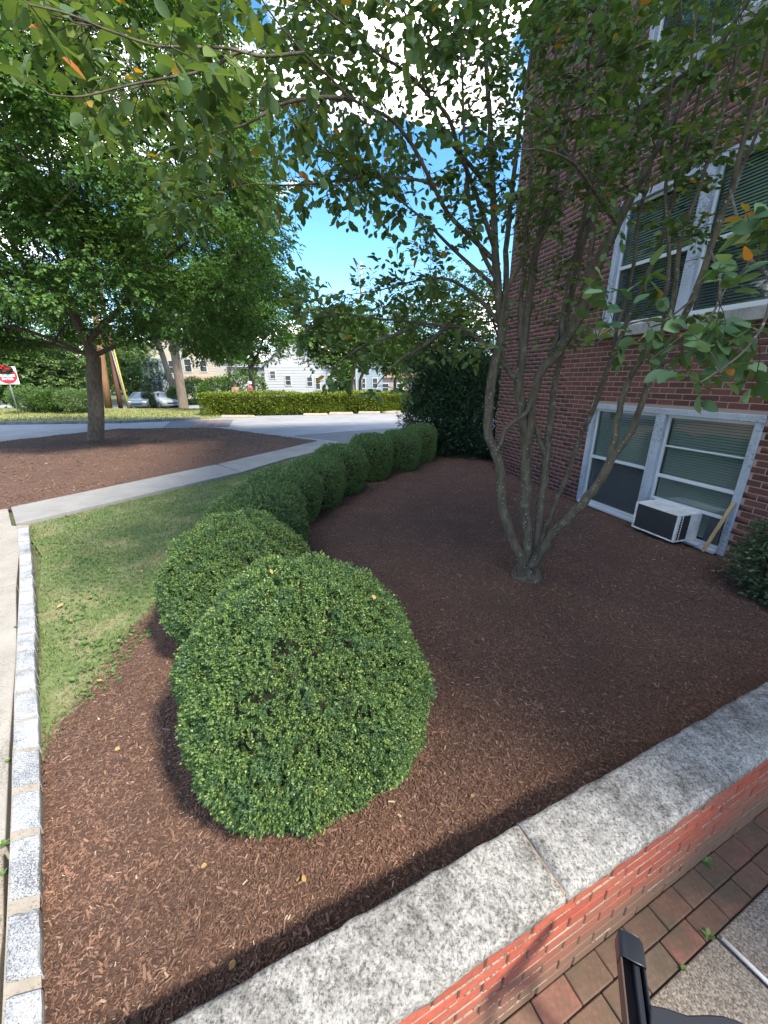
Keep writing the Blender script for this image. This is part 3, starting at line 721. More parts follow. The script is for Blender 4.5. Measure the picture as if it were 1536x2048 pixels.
# windows: two sashes each in a painted frame, blinds behind the glass
def window(w, lower):
    s0, s1, z0, z1 = w; ft = .075
    fr = MB()
    # outer frame, butted pieces
    fr.box(wp((s0 + s1) / 2, z1 - ft / 2, -.03), (s1 - s0, .10, ft), WX)
    fr.box(wp(s0 + ft / 2, (z0 + z1 - ft) / 2, -.03), (ft, .10, z1 - z0 - ft), WX)
    fr.box(wp(s1 - ft / 2, (z0 + z1 - ft) / 2, -.03), (ft, .10, z1 - z0 - ft), WX)
    mid = (s0 + s1) / 2 - .02
    fr.box(wp(mid, (z0 + z1 - ft) / 2, -.028), (.12, .10, z1 - z0 - ft), WX)
    f = fr.build('window', m_frame, None, bevel=.006); under(f, bl)
    si = MB().box(wp((s0 + s1) / 2, z0 + .016, -.012), (s1 - s0 - 2 * ft - .006, .15, .03), WX).build('sill_board', m_frame_w); under(si, f)
    units = [(s0 + ft, mid - .06, 'right'), (mid + .06, s1 - ft, 'left')]
    for (a, b, side) in units:
        zb, zt = z0 + .034, z1 - ft; zm = zb + (zt - zb) * (.50 if not (lower and side == 'right') else .47)
        sash = MB(); t = .032
        def rail(za, sa, sb, dep, hh=t): sash.box(wp((sa + sb) / 2, za, dep), (sb - sa, .03, hh), WX)
        for sx in (a + t / 2, b - t / 2): sash.box(wp(sx, (zb + zt) / 2, -.052), (t, .034, zt - zb), WX)
        rail(zt - t / 2, a + t, b - t, -.052); rail(zm, a + t, b - t, -.050, .042); rail(zb + t / 2, a + t, b - t, -.052)
        if lower and side == 'left': pass
        if lower and side == 'right':
            rail(zb + .36, a + t, b - t, -.050, .036); rail(zb + (zt - zb) * .735, a + t, b - t, -.054, .016)
        so = sash.build('sash', m_frame_w, None, bevel=.003); under(so, f)
        # glass: upper pane a little proud of the lower one
        g = MB().box(wp((a + b) / 2, (zm + zt) / 2, -.058), (b - a - 2 * t, .005, zt - zm - .05), WX).build('pane', m_pane); under(g, f)
        lowtop = zm - .021
        lowbot = zb + t if not (lower and side == 'right') else zb + .378
        g = MB().box(wp((a + b) / 2, (lowbot + lowtop) / 2, -.075), (b - a - 2 * t, .005, lowtop - lowbot), WX).build('pane', m_pane); under(g, f)
        if lower and side == 'left' or not lower:
            sc = MB().box(wp((a + b) / 2, (lowbot + lowtop) / 2, -.066), (b - a - 2 * t, .002, lowtop - lowbot), WX)
        # blinds
        bz = []
        ext = (zb + .03, zt) 
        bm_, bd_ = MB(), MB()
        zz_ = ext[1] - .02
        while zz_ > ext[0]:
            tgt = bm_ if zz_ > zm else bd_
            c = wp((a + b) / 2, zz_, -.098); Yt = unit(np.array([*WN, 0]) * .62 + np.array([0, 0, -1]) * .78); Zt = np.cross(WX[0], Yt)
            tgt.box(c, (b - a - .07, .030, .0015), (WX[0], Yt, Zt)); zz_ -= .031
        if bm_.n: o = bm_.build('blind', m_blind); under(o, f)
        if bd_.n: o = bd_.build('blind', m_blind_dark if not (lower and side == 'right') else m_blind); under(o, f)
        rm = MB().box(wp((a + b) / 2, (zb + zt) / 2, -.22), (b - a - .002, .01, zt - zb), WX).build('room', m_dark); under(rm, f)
    if not lower:
        st = MB().box(wp((s0 + s1) / 2, z0 - .065, .01), (s1 - s0 + .14, .18, .125), WX).build('sill_stone', m_sillstone, None, bevel=.006); under(st, f)
    return f
for i, w in enumerate(WIN): window(w, i == 0)
# accordion panel beside the air conditioner
mb = MB()
for k in range(14):
    mb.box(wp(.128 + k * .0115, .215, -.046 - .006 * (k % 2)), (.0105, .012, .29), WX)
o = mb.build('side_panel', simple('accordion_panel', (.055, .06, .068), .7)); under(o, bl)

# air conditioner
ac = empty('air_conditioner', tuple(wp(.63, .05, .12)), 'boxy white window air conditioner with dark rear grille under right lower window', 'air conditioner')
ACX = WX; a0, a1, zb, zt, o0, o1 = .36, .93, .045, .385, -.06, .30
def acb(mb, s0, s1, z0, z1, f0, f1): mb.box(wp((s0 + s1) / 2, (z0 + z1) / 2, (f0 + f1) / 2), (s1 - s0, abs(f1 - f0), z1 - z0), WX)
mb = MB(); acb(mb, a0, a1, zt - .018, zt, o0, o1); acb(mb, a0, a1, zb, zb + .018, o0, o1)
for (p, q) in ((a0, a0 + .028), (a1 - .028, a1)): acb(mb, p, q, zb + .018, zt - .018, o1 - .035, o1)
for s_ in (a0, a1 - .012):
    acb(mb, s_, s_ + .012, zb + .018, zt - .018, o0, o0 + .17)
    acb(mb, s_, s_ + .012, zb + .018, zt - .018, .225, .237)
o = mb.build('casing', m_white, None, bevel=.004); under(o, ac)
mb = MB(); acb(mb, a0 + .028, a1 - .028, zb + .018, zt - .018, o1 - .02, o1 - .012)
o = mb.build('rear_grille', m_grille); under(o, ac)
fins = MB()
for k in range(22): acb(fins, a0 + .029, a1 - .029, zb + .026 + k * .0131, zb + .029 + k * .0131, o1 - .012, o1 - .005)
o = fins.build('grille_fin', m_grille); under(o, ac); o['kind'] = 'stuff'
mb = MB(); acb(mb, a0 + .014, a1 - .014, zb + .02, zt - .02, .1, .27)
o = mb.build('coil', simple('coil_dark', (.04, .04, .035), .8)); under(o, ac)  # near-black coil block inside the casing
mb = MB()
for k in range(9): acb(mb, a0 + .002, a0 + .008, zb + .03 + k * .03, zb + .044 + k * .03, .118, .262)
o = mb.build('side_louvre', m_grille); under(o, ac)
mb = MB(); acb(mb, a0 - .12, a1 + .06, .035, .046, -.02, .10)
o = mb.build('support_ledge', m_frame_w); under(o, ac)
# stake leaning on the frame
p0, p1 = wp(.13, .02, .14), wp(.03, .62, .045)
dirv = unit(p1 - p0); side = unit(np.cross(dirv, np.array([*WN, 0]))); fw = np.cross(side, dirv)
st = MB().box((p0 + p1) / 2, (np.linalg.norm(p1 - p0), .038, .012), (dirv, side, fw)).build('wooden_stake', m_wood, None, bevel=.002)
tag(st, 'thin weathered wooden stake leaning against the lower window frame', 'stake')
# ------------------------------------------------------------------ trees and shrubs
def rot_to(ax, N, g):
    return unit(ax[None] + g.normal(0, 1, (N, 3)))
def grow(base, fork, targets, r_tip=.006, r_base=.2, g=None, gamma=2.2, wig=.06, pen=.25, trunk_pts=None, sag=0.0):
    """grow limbs from a trunk to crown points: every new branch leaves the nearest limb. returns chains [(pts, radii)], tips [(point, direction)]"""
    g = g or rng
    base = np.asarray(base, float); fork = np.asarray(fork, float)
    nodes = [fork]; par = [-1]; plen = [0.0]; owner = [-1]
    order = np.argsort(np.linalg.norm(targets - fork, axis=1))
    chains = []
    for ti in order:
        p = targets[ti]; NN = np.array(nodes); d = np.linalg.norm(NN - p, axis=1)
        c = d + pen * np.array(plen); k = int(np.argmin(c))
        st = nodes[k]; L = d[k]; m = max(2, int(L / .45) + 1)
        mid = st + (p - st) * .5 + np.array([0, 0, .12 * L]) + g.normal(0, wig, 3) * L
        ids = [k]; 
        for q in range(1, m + 1):
            t = q / m; x = (1 - t) ** 2 * st + 2 * t * (1 - t) * mid + t * t * p
            nodes.append(x); par.append(ids[-1]); plen.append(plen[ids[-1]] + L / m); ids.append(len(nodes) - 1)
        chains.append(ids)
    n = len(nodes); w = np.zeros(n)
    for ids in chains: w[ids[-1]] += 1
    for i in range(n - 1, 0, -1): w[par[i]] += w[i]
    rad = r_tip * np.maximum(w, 1) ** (1 / gamma)
    rad = rad * 1.0; scale = r_base * .72 / rad[0]
    if scale < 1 or True:
        rad = r_tip + (rad - r_tip) * (r_base * .72 - r_tip) / max(rad[0] - r_tip, 1e-6)
    out = []; tips = []
    for ids in chains:
        P = np.array([nodes[i] for i in ids]); R = np.array([min(rad[ids[0]], rad[ids[1]] * 1.25)] + [rad[i] for i in ids[1:]]); R[-1] *= .6
        out.append((P, R)); tips.append((P[-1], unit(P[-1] - P[-2]), P))
    return out, tips, rad[0]
def limbs_mesh(chains, nmin=4, big=.05):
    lst = []
    for P, R in chains:
        n = 9 if R[0] > big else (6 if R[0] > big * .4 else nmin)
        V, F = tube(P, R, n); lst.append((V, np.array(F)))
    return cat_vf(lst)
def leaf_cloud(tips, per, spread, g, droop=.3, along=.5, flat=.55):
    pos, ax = [], []
    for (p, d, P) in tips:
        n = max(1, int(per * g.uniform(.7, 1.3)))
        t = g.uniform(0, along, n)[:, None]
        q = p + (P[-2] - P[-1]) * t * 1.5
        o = g.normal(0, 1, (n, 3)); o[:, 2] *= flat; o *= spread * g.uniform(.35, 1.0, (n, 1))
        pos.append(q + o); a = unit(o) * .8 + d * .5 + g.normal(0, .3, (n, 3)); a[:, 2] = a[:, 2] * .6 - droop * .7; ax.append(a)
    return np.concatenate(pos), unit(np.concatenate(ax))
def crown_profile(c, rx, ry, z0, z1, n, g, prof, shell=.4):
    t = g.uniform(0, 1, n * 3); R = np.interp(t, [p[0] for p in prof], [p[1] for p in prof]); k = g.uniform(0, 1, n * 3) < R ** 1.3
    t, R = t[k][:n], R[k][:n]; m = len(t); a = g.uniform(0, 2 * math.pi, m); q = g.uniform(0, 1, m) ** shell
    q = np.where((t < .14), g.uniform(.62, 1, m), q); w = .82 + .36 * vnoise(np.cos(a) * 2 + 5, np.sin(a) * 2 + t * 4 + 9, 1.6, 3)
    return np.stack([c[0] + np.cos(a) * rx * R * q * w, c[1] + np.sin(a) * ry * R * q * w, z0 + (z1 - z0) * t], -1)
def crown_targets(c, rx, ry, z0, z1, n, g, shell=.45, shape=None, prof=None):
    if prof: return crown_profile(c, rx, ry, z0, z1, n, g, prof, shell)
    P = []
    while len(P) < n:
        v = g.normal(0, 1, 3); v /= np.linalg.norm(v); r = g.uniform(0, 1) ** shell
        t = (v[2] * r + 1) / 2
        k = shape(t) if shape else 1.0
        wob = .8 + .4 * vnoise(np.array([v[0] * 2 + 5]), np.array([v[1] * 2 + v[2] * 3 + 9]), 1.6, int(c[0] * 7) & 255)[0]
        P.append([c[0] + v[0] * r * rx * k * wob, c[1] + v[1] * r * ry * k * wob, z0 + (z1 - z0) * t])
    return np.array(P)
def make_tree(name, label, cat, base, fork_z, crown, r_base, mats, n, per, leaf, spread, seed, template=LEAF4W, group=None, r_tip=.008, lean=(0, 0), **kw):
    g = np.random.default_rng(seed)
    t = empty(name, tuple(base), label, cat, group)
    base = np.array(base, float); fork = base + np.array([lean[0], lean[1], fork_z])
    T = crown_targets(*crown, n, g, **{k: v for k, v in kw.items() if k in ('shell', 'shape', 'prof')})
    if 'filt' in kw: T = T[kw['filt'](T)]
    ch, tips, r0 = grow(base, fork, T, r_tip, r_base, g, pen=kw.get('pen', .25))
    tp = smooth_path([base + [0, 0, -.1], base + [0, 0, .12], base + (fork - base) * .35 + [*g.normal(0, .015, 2), 0], base + (fork - base) * .7, fork], 4)
    u = np.linspace(0, 1, len(tp)); rr = r_base * (1 + .35 * np.exp(-u * 14)) * (1 - .22 * u); rr[-1] = max(r0, rr[-1] * .98)
    V, F = tube(tp, rr, 14)
    o = link('trunk', mesh_from('trunk', V, np.array(F), True), mats[0]); under(o, t)
    V, F = limbs_mesh(ch); o = link('limbs', mesh_from('limbs', V, F, True), mats[0]); under(o, t)
    C, A = leaf_cloud(tips, max(4, per * 1.3 / 5), spread, g, **{k: v for k, v in kw.items() if k in ('droop', 'along', 'flat')}); m = len(C)
    nd = g.normal(0, .30, (m, 3)); nd[:, 2] += 1
    o = instancer('crown', sprig_template(5, leaf, leaf * 2.1, g, template), C, A, nd, g.uniform(.75, 1.25, m), mats[1]); under(o, t)
    return t
# the big street tree on the mulch island
make_tree('street_tree', 'large leafy street tree on the mulch island with limbs spreading low', 'tree', (-8.76, 11.82, .05), 2.45,
          ((-8.5, 11.7), 6.1, 5.0, 2.5, 13.5), .225, (m_bark_big, m_big), 1000, 300, .088, .42, 11, shell=.40,
          prof=[(0, .55), (.06, .85), (.2, 1.0), (.45, .98), (.7, .80), (.9, .45), (1, .12)], droop=.55, r_tip=.007, flat=.5, lean=(.42, .1), pen=.5, filt=lambda T: T[:, 2] > 3.5 - 1.3 * np.clip(np.abs(T[:, 0] + 8.4) / 4.2, 0, 1) ** 1.3)
bt = lambda px, y, Y: atY(px, y, Y)
x2 = bt(502, 765, 26)[0]
make_tree('hedge_tree', 'round crowned tree rising behind the clipped hedge, left of the white house', 'tree', (x2, 26.2, -.08), 2.6, ((x2 - .2, 26.2), 3.5, 3.2, 2.6, 10.2), .2, (m_bark_big, m_big), 230, 150, .17, .44, 12, shell=.4)
FT = 'trees beyond the hedge'
for i, (px, Y, z0, z1, r, lab, mat) in enumerate([
        (660, 31, 2.6, 7.4, 2.5, 'slim dark trunked tree in front of the white gabled house', m_far_leaf),
        (706, 32, 3.0, 7.8, 2.3, 'left tree of the close pair of grey trunks behind the hedge', m_far_leaf),
        (720, 33, 3.0, 7.0, 2.2, 'right tree of the close pair of grey trunks behind the hedge', m_far_leaf),
        (790, 33, 2.4, 6.0, 2.1, 'small spreading tree behind the hedge beside the dark yew', m_far_leaf)]):
    x = bt(px, 770, Y)[0]
    make_tree('small_tree', lab, 'tree', (x, Y, -.45), 2.3, ((x, Y), r, r, z0, z1), .16, (m_bark_far if i in (1, 2) else m_bark_big, mat), 90, 95, .17, .42, 20 + i, group=FT)
for i, (px, Y, z0, z1, r, lab, mat, rb) in enumerate([
        (20, 34, .9, 7.6, 3.0, 'bushy green tree behind the no entry sign', m_far_leaf, .2),
        (95, 36, .6, 6.4, 2.8, 'yellowish green tree between the sign and the street tree trunk', m_pale_leaf, .18),
        (165, 40, 1.4, 8.5, 3.4, 'taller tree seen just left of the street tree trunk', m_far_leaf, .2),
        (258, 52, .5, 8.0, 4.0, 'pale leafed tree between the utility poles and the cream house', m_pale_leaf, .25),
        (440, 62, 1.0, 6.5, 3.0, 'yellow green tree between the cream house and the long white building', m_pale_leaf, .2)]):
    x = bt(px, 770, Y)[0]
    make_tree('background_tree', lab, 'tree', (x, Y, -.75), max(1.2, z0 + .6), ((x, Y), r, r, z0 - .7, z1), rb, (m_bark_big, mat), 110, 95, .24, .55, 40 + i, group='trees across the street')
x = bt(362, 780, 38)[0]
make_tree('old_tree', 'tall old tree with thick pale trunk before the cream house', 'tree', (x, 38, -.75), 6.2, ((x + .2, 38), 4.4, 4.0, 5.6, 15), .46, (m_bark_far, m_far_leaf), 150, 60, .22, .55, 51)
x = bt(352, 780, 44)[0]
make_tree('old_tree', 'leaning tree with slimmer grey trunk left of the thick pale trunk', 'tree', (x, 44, -.75), 6.2, ((x - 1.2, 44), 4.0, 3.6, 6.6, 14), .34, (m_bark_far, m_far_leaf), 110, 60, .24, .6, 52, lean=(-1.0, 0))
make_tree('corner_tree', 'small yellow green tree above the dark yew at the building corner', 'tree', (2.1, 12.0, -.05), 1.7, ((1.9, 11.9), 1.9, 1.5, 1.9, 4.7), .06, (m_bark_big, m_corner), 170, 90, .075, .28, 61)

# clipped boxwood bushes along the bed
PROF_DOME = [(.70, 0), (.86, .12), (.96, .26), (1.0, .40), (.97, .54), (.88, .68), (.72, .81), (.50, .92), (.26, .98), (0, 1.0)]
PROF_DRUM = [(.70, 0), (.86, .14), (.97, .36), (1.0, .58), (.98, .74), (.90, .86), (.72, .95), (.42, .99), (0, 1.0)]
def profile_points(prof, r, h, n, g):
    P = np.array(prof) * [r, h]; seg = np.diff(P, axis=0); L = np.linalg.norm(seg, axis=1)
    w = L * (P[:-1, 0] + P[1:, 0]) / 2; w /= w.sum()
    k = g.choice(len(seg), n, p=w); t = g.uniform(0, 1, n)
    q = P[k] + seg[k] * t[:, None]
    # smooth normals
    nr = np.stack([-np.gradient(P[:, 1]) * -1, -np.gradient(P[:, 0])], -1); nr = unit(nr)
    nn = unit(nr[k] * (1 - t[:, None]) + nr[k + 1] * t[:, None])
    return q, nn
def shrub_leaves(r, h, prof, n_sprig, leaf, g, seed, per=7, depth=.05, ell=1.0, holes=(), template=LEAF4, sprig=.028, messy=.55, lump=.05, box=0, box_th=0):
    q, nn = profile_points(prof, r, h, n_sprig, g); th = g.uniform(0, 2 * math.pi, n_sprig)
    f = 1 + lump * (vnoise(np.cos(th) * 2.2 + 7, np.sin(th) * 2.2 + q[:, 1] * 3 / max(h, .3), 1.5, seed) - .5) * 2 + .5 * lump * (vnoise(np.cos(th) * 6 + 3, np.sin(th) * 6 + q[:, 1] * 9, 1.5, seed + 9) - .5) * 2
    f = f + (.045 if seed < 2 else .10) * (vnoise(th * r * 13 + 40, q[:, 1] * 13 + 7, 1.0, seed + 20) - .5) + .03 * (vnoise(th * r * 28 + 40, q[:, 1] * 28 + 7, 1.0, seed + 21) - .5)
    if box: f = f + box * np.cos(4 * (th - box_th)) * np.clip(1.25 - 1.1 * q[:, 1] / h, 0, 1)
    dep = depth * g.uniform(0, 1, n_sprig) ** 1.6
    N = np.stack([nn[:, 0] * np.cos(th), nn[:, 0] * np.sin(th) * ell, nn[:, 1]], -1)
    C = np.stack([q[:, 0] * f * np.cos(th), q[:, 0] * f * np.sin(th) * ell, q[:, 1] * (1 + (f - 1) * .6)], -1) - N * dep[:, None]
    keep = np.ones(n_sprig, bool)
    for (hx, hy, hz, hr) in holes:
        d = np.linalg.norm((C - np.array([hx, hy, hz])) / np.array([1.25, 1.25, .8]), axis=1); keep &= d > hr * g.uniform(.75, 1.15, n_sprig)
    # thin patches
    pn = vnoise(th * 3.1 + 11, q[:, 1] * 9 / max(h, .3), 2.1, seed + 3); keep &= ~((pn < .16) & (g.uniform(0, 1, n_sprig) < .4))
    C, N = C[keep], N[keep]; m = len(C)
    ax = unit(N + g.normal(0, messy, (m, 3)) * .75 + np.array([0, 0, .25]))
    return C, ax
def shrub_core(r, h, prof, k, seed, ell=1.0):
    na = 28; V = []; F = []
    for (a, b) in prof[:-1]:
        for j in range(na):
            th = 2 * math.pi * j / na; w = 1 + .05 * (vnoise(np.array([math.cos(th) * 3 + 4]), np.array([math.sin(th) * 3 + b * 4]), 2, seed)[0] - .5)
            V.append([a * r * k * w * math.cos(th), a * r * k * w * math.sin(th) * ell, .02 + b * h * (k if b > .3 else 1)])
    V.append([0, 0, h * k]); m = len(prof) - 1
    for i in range(m - 1):
        for j in range(na): F.append([i * na + j, i * na + (j + 1) % na, (i + 1) * na + (j + 1) % na, (i + 1) * na + j])
    for j in range(na): F.append([(m - 1) * na + j, (m - 1) * na + (j + 1) % na, len(V) - 1])
    return mesh_poly('inner_branches', V, F)
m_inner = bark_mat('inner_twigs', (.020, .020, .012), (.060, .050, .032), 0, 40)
BX = 'clipped boxwood bushes in a curving row'
bushes = [   # x, y, r, h, profile, sprigs, leaf
    (-0.385, 1.565, 0.588, 1.04, PROF_DOME, 44000, .0125, 'nearest and largest boxwood bush with small dark holes in its top'),
    (-1.065, 2.57, 0.563, 0.925, PROF_DOME, 30000, .0135, 'second boxwood bush, wide and dome shaped, just behind the nearest one'),
    (-1.38, 3.855, 0.55, 0.74, PROF_DOME, 11000, .0185, 'third boxwood bush of the row, low, with lawn at its left'),
    (-1.385, 4.38, 0.42, 0.69, PROF_DRUM, 9000, .0185, 'fourth boxwood bush, mostly hidden behind the third with only its top showing'),
    (-1.34, 5.05, 0.475, 0.72, PROF_DRUM, 9000, .0190, 'fifth boxwood bush, first of the drum shaped ones from the nearest end'),
    (-1.03, 5.76, 0.435, 0.75, PROF_DRUM, 7500, .0195, 'sixth boxwood bush, overlapping the edge of the concrete path'),
    (-0.755, 6.55, 0.445, 0.805, PROF_DRUM, 7000, .0205, 'seventh boxwood bush, fourth from the yew end of the row'),
    (-0.26, 7.56, 0.435, 0.835, PROF_DRUM, 6500, .0215, 'eighth boxwood bush, third from the yew end of the row'),
    (0.355, 8.325, 0.435, 0.82, PROF_DRUM, 6000, .0225, 'ninth boxwood bush, second from the yew end of the row'),
    (0.84, 9.155, 0.39, 0.86, PROF_DRUM, 5500, .0235, 'tenth and farthest boxwood bush, touching the dark yew')]
holes1 = []
for (hx, hy, hr) in ((568, 1294, .036), (590, 1300, .034), (610, 1296, .030), (402, 1338, .050), (712, 1372, .042), (698, 1352, .042), (752, 1250, .046), (500, 1478, .052), (522, 1392, .046), (640, 1505, .036), (452, 1560, .042), (805, 1330, .038), (585, 1600, .028), (665, 1240, .028), (700, 1480, .026)):
    # find where that sight line meets the bush
    r_ = ray(hx, hy); best = None
    for t in np.linspace(.5, 3, 600):
        p = np.array([0, 0, H]) + r_ * t - np.array([-.385, 1.565, 0]); z = p[2] / 1.04
        if 0 < z < 1 and np.hypot(p[0], p[1]) < .588 * np.interp(z, [b for a, b in PROF_DOME], [a for a, b in PROF_DOME]): best = p; break
    if best is not None: holes1.append((*best, hr * 1.0))
for i, (x, y, r, h, prof, ns, lf, lab) in enumerate(bushes):
    g = np.random.default_rng(100 + i)
    b = empty('boxwood_bush', (x, y, 0), lab, 'bush', BX)
    C, AX_ = shrub_leaves(r, h, prof, ns, lf, g, i, holes=holes1 if i == 0 else (), depth=.085 if i < 2 else .07, sprig=lf * 1.7, box=(.055, .05)[i] if i < 2 else 0, box_th=math.radians(-110), lump=.065 if i < 2 else .04, messy=.55 if i < 2 else .15)
    o = instancer('foliage', bush_sprig(lf, lf * 1.7, g, .4 if i < 2 else .15), C, g.normal(0, 1, (len(C), 3)), AX_, g.uniform(.75, 1.25, len(C)), m_box if i < 3 else m_box_row, b)
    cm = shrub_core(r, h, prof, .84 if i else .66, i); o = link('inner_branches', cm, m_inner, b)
    # stems at the foot
    mb = MB()
    for k in range(7):
        a = g.uniform(0, 6.28); q = r * .55
        mb.tube([(.1 * math.cos(a), .1 * math.sin(a), -.03), (q * .6 * math.cos(a), q * .6 * math.sin(a), .1), (q * 1.25 * math.cos(a + .2), q * 1.25 * math.sin(a + .2), .30)], [.014, .011, .006], 5)
    mb.build('stem', m_inner, b, True)

# dark yew at the building corner
def needle_shrub(name, label, cat, loc, blobs, n, leaf, mat, seed, group=None, core=True, up=.2, template=LEAF4, per=5, rmin=.82):
    g = np.random.default_rng(seed); t = empty(name, loc, label, cat, group); vs = []
    tot = sum(b[3] * b[3] for b in blobs)
    for bi, (bx, by, bz, br, bh) in enumerate(blobs):
        m = int(n * br * br / tot)
        v = g.normal(0, 1, (m, 3)); v = unit(v); lum = .86 + .3 * vnoise(v[:, 0] * 2.5 + 5 + bi, v[:, 1] * 2.5 + v[:, 2] * 2.5 + 9, 1.7, seed)
        rr = lum * (rmin + (1.05 - rmin) * g.uniform(0, 1, m) ** .6)
        C = np.stack([bx + v[:, 0] * br * rr, by + v[:, 1] * br * rr, bz + v[:, 2] * bh * rr], -1); C[:, 2] = np.maximum(C[:, 2], .03)
        out = unit(np.stack([v[:, 0], v[:, 1], v[:, 2] * .5 + up], -1) + g.normal(0, .35, (m, 3)))
        for k in range(per):
            lat = unit(np.cross(out, g.normal(0, 1, (m, 3))))
            vs.append(scatter(template, C + out * leaf * (k / per) * 1.6, out * .9 + lat * .7, np.array([0, 0, 1.0]) + g.normal(0, .4, (m, 3)), leaf * g.uniform(.7, 1.3, m)))
    V, F = cat_vf(vs); o = link('foliage', mesh_from('foliage', V, F), mat, t); o['kind'] = 'stuff'
    if core:
        mb = MB()
        for (bx, by, bz, br, bh) in blobs:
            for q in range(9):
                a = g.uniform(0, 6.28); e = g.uniform(-.2, 1.2)
                tip = np.array([bx + br * .8 * math.cos(a) * math.cos(e), by + br * .8 * math.sin(a) * math.cos(e), max(.05, bz + bh * .8 * math.sin(e))])
                mb.tube([(bx * .6, by * .6, -.05), (bx * .8 + tip[0] * .2, by * .8 + tip[1] * .2, bz * .5), tip], [br * .03 + .004, br * .022 + .003, .004], 5)
        mb.build('inner_branches', m_inner, t, True)
    return t
needle_shrub('yew_shrub', 'big dark green yew shrub at the far building corner', 'shrub', (1.75, 10.55, -.02), [(-.1, 0, 1.0, 1.12, 1.2), (.45, -.25, 1.0, 1.15, 1.35), (.1, .1, 2.0, 1.0, 1.0), (-.35, .2, 1.85, .8, .8), (-.45, -.2, .7, .75, .75), (.9, -.75, .75, .75, .85)], 24000, .055, m_yew, 71, per=4, rmin=.55)
needle_shrub('juniper_shrub', 'small scruffy juniper shrub against the brick wall right of the lower window', 'shrub', (3.50, 3.02, 0), [(0, 0, .26, .36, .28), (-.02, .12, .48, .22, .26), (.12, -.2, .36, .28, .30)], 1900, .036, leaf_mat('juniper_leaf', [(0, (.04, .065, .035)), (.6, (.075, .115, .055)), (1, (.13, .17, .09))], .15, .55, .25), 72, per=5, rmin=.35)
# clipped hedge by the parking bays
hd = empty('clipped_hedge', (-4.2, 23.2, 0), 'long clipped yellow green hedge beside the parking bays', 'hedge')
ha, hb = np.array([-9.75, 21.95]), np.array([3.2, 24.95]); hv = unit(hb - ha); hw = np.array([-hv[1], hv[0]]); hl = np.linalg.norm(hb - ha)
g = np.random.default_rng(80); m = 15000
s_ = g.uniform(-.45, hl, m); face = g.choice(3, m, p=[.5, .33, .17])
w_ = np.where(face == 0, -.5, np.where(face == 2, .5, g.uniform(-.5, .5, m))); z_ = np.where(face == 1, 1.12, g.uniform(.03, 1.12, m))
bul = .14 * (vnoise(s_, z_ * 1.2, 1.3, 6) - .5) * 2; rnd_end = np.clip(1 - s_ / .5, 0, 1.9) ** 2 * .2
w_ = w_ * (1 - rnd_end) + np.where(face == 0, -bul, 0); z_ = z_ + np.where(face == 1, bul * .7, 0)
C = np.stack([ha[0] + hv[0] * s_ + hw[0] * (w_ + .5), ha[1] + hv[1] * s_ + hw[1] * (w_ + .5), z_ - .06], -1) + g.normal(0, .035, (m, 3))
Nn = np.where(face[:, None] == 1, np.array([0, 0, 1.0]), np.where(face[:, None] == 0, np.array([-hw[0], -hw[1], .3]), np.array([hw[0], hw[1], .3])))
vs = []
for k in range(3):
    vs.append(scatter(LEAF4, C + g.normal(0, .03, (m, 3)), Nn + g.normal(0, .6, (m, 3)), np.array([0, 0, .8]) + g.normal(0, .6, (m, 3)), .105 * g.uniform(.7, 1.3, m)))
V, F = cat_vf(vs); o = link('foliage', mesh_from('foliage', V, F), m_hedge); o['kind'] = 'stuff'; under(o, hd)
c_ = (ha + hb) / 2 + hw * .5 + hv * .1
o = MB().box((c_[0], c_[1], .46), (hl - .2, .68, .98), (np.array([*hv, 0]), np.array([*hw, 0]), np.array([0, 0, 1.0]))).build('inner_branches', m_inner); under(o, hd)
# shrubs round the sign, and planting in front of the far houses
for i, (px, Y, r, h, lab) in enumerate([(62, 24.6, 1.0, .75, 'low spreading shrub on the lawn beside the no entry sign'), (102, 24.2, .8, .65, 'middle shrub of the three on the lawn behind the street tree'), (152, 23.9, .95, .7, 'low shrub on the lawn just left of the street tree trunk')]):
    x = bt(px, 800, Y)[0]
    needle_shrub('lawn_shrub', lab, 'shrub', (x, Y, 0), [(0, 0, h, r, h * .8), (r * .4, 0, h * .8, r * .6, h * .6)], 1500, .10, m_pale_leaf if i != 1 else m_far_leaf, 90 + i, 'shrubs on the traffic island', per=4)
for i, (px, Y, r, h, lab, mat) in enumerate([(325, 47, 1.9, 1.6, 'dark foundation shrub before the left bay of the cream house', m_yew), (390, 45, 1.4, 1.4, 'dark shrub right of the thick pale tree trunk', m_far_leaf), (352, 40, .7, .9, 'small bright shrub left of the thick pale tree trunk', m_pale_leaf), (440, 36, 1.7, 1.2, 'wide green shrub behind the left end of the hedge', m_far_leaf), (492, 34, 1.7, 1.5, 'rounded shrub behind the hedge under the round crowned tree', m_far_leaf), (682, 34, 1.0, 1.0, 'bright shrub between the slim tree and the pair of trunks', m_pale_leaf)]):
    x = bt(px, 790, Y)[0]
    needle_shrub('garden_shrub', lab, 'shrub', (x, Y, -.7 if Y > 36 else -.4), [(0, 0, h * .9, r, h)], 1500, .16, mat, 110 + i, 'shrubs by the far houses', per=4)
needle_shrub('cone_shrub', 'narrow cone shaped evergreen between the two parked cars', 'shrub', (bt(296, 790, 38.6)[0], 38.6, -.75), [(0, 0, .6, .52, .6), (0, 0, 1.3, .4, .8), (0, 0, 2.1, .24, .9)], 1500, .10, m_yew, 120, per=4)
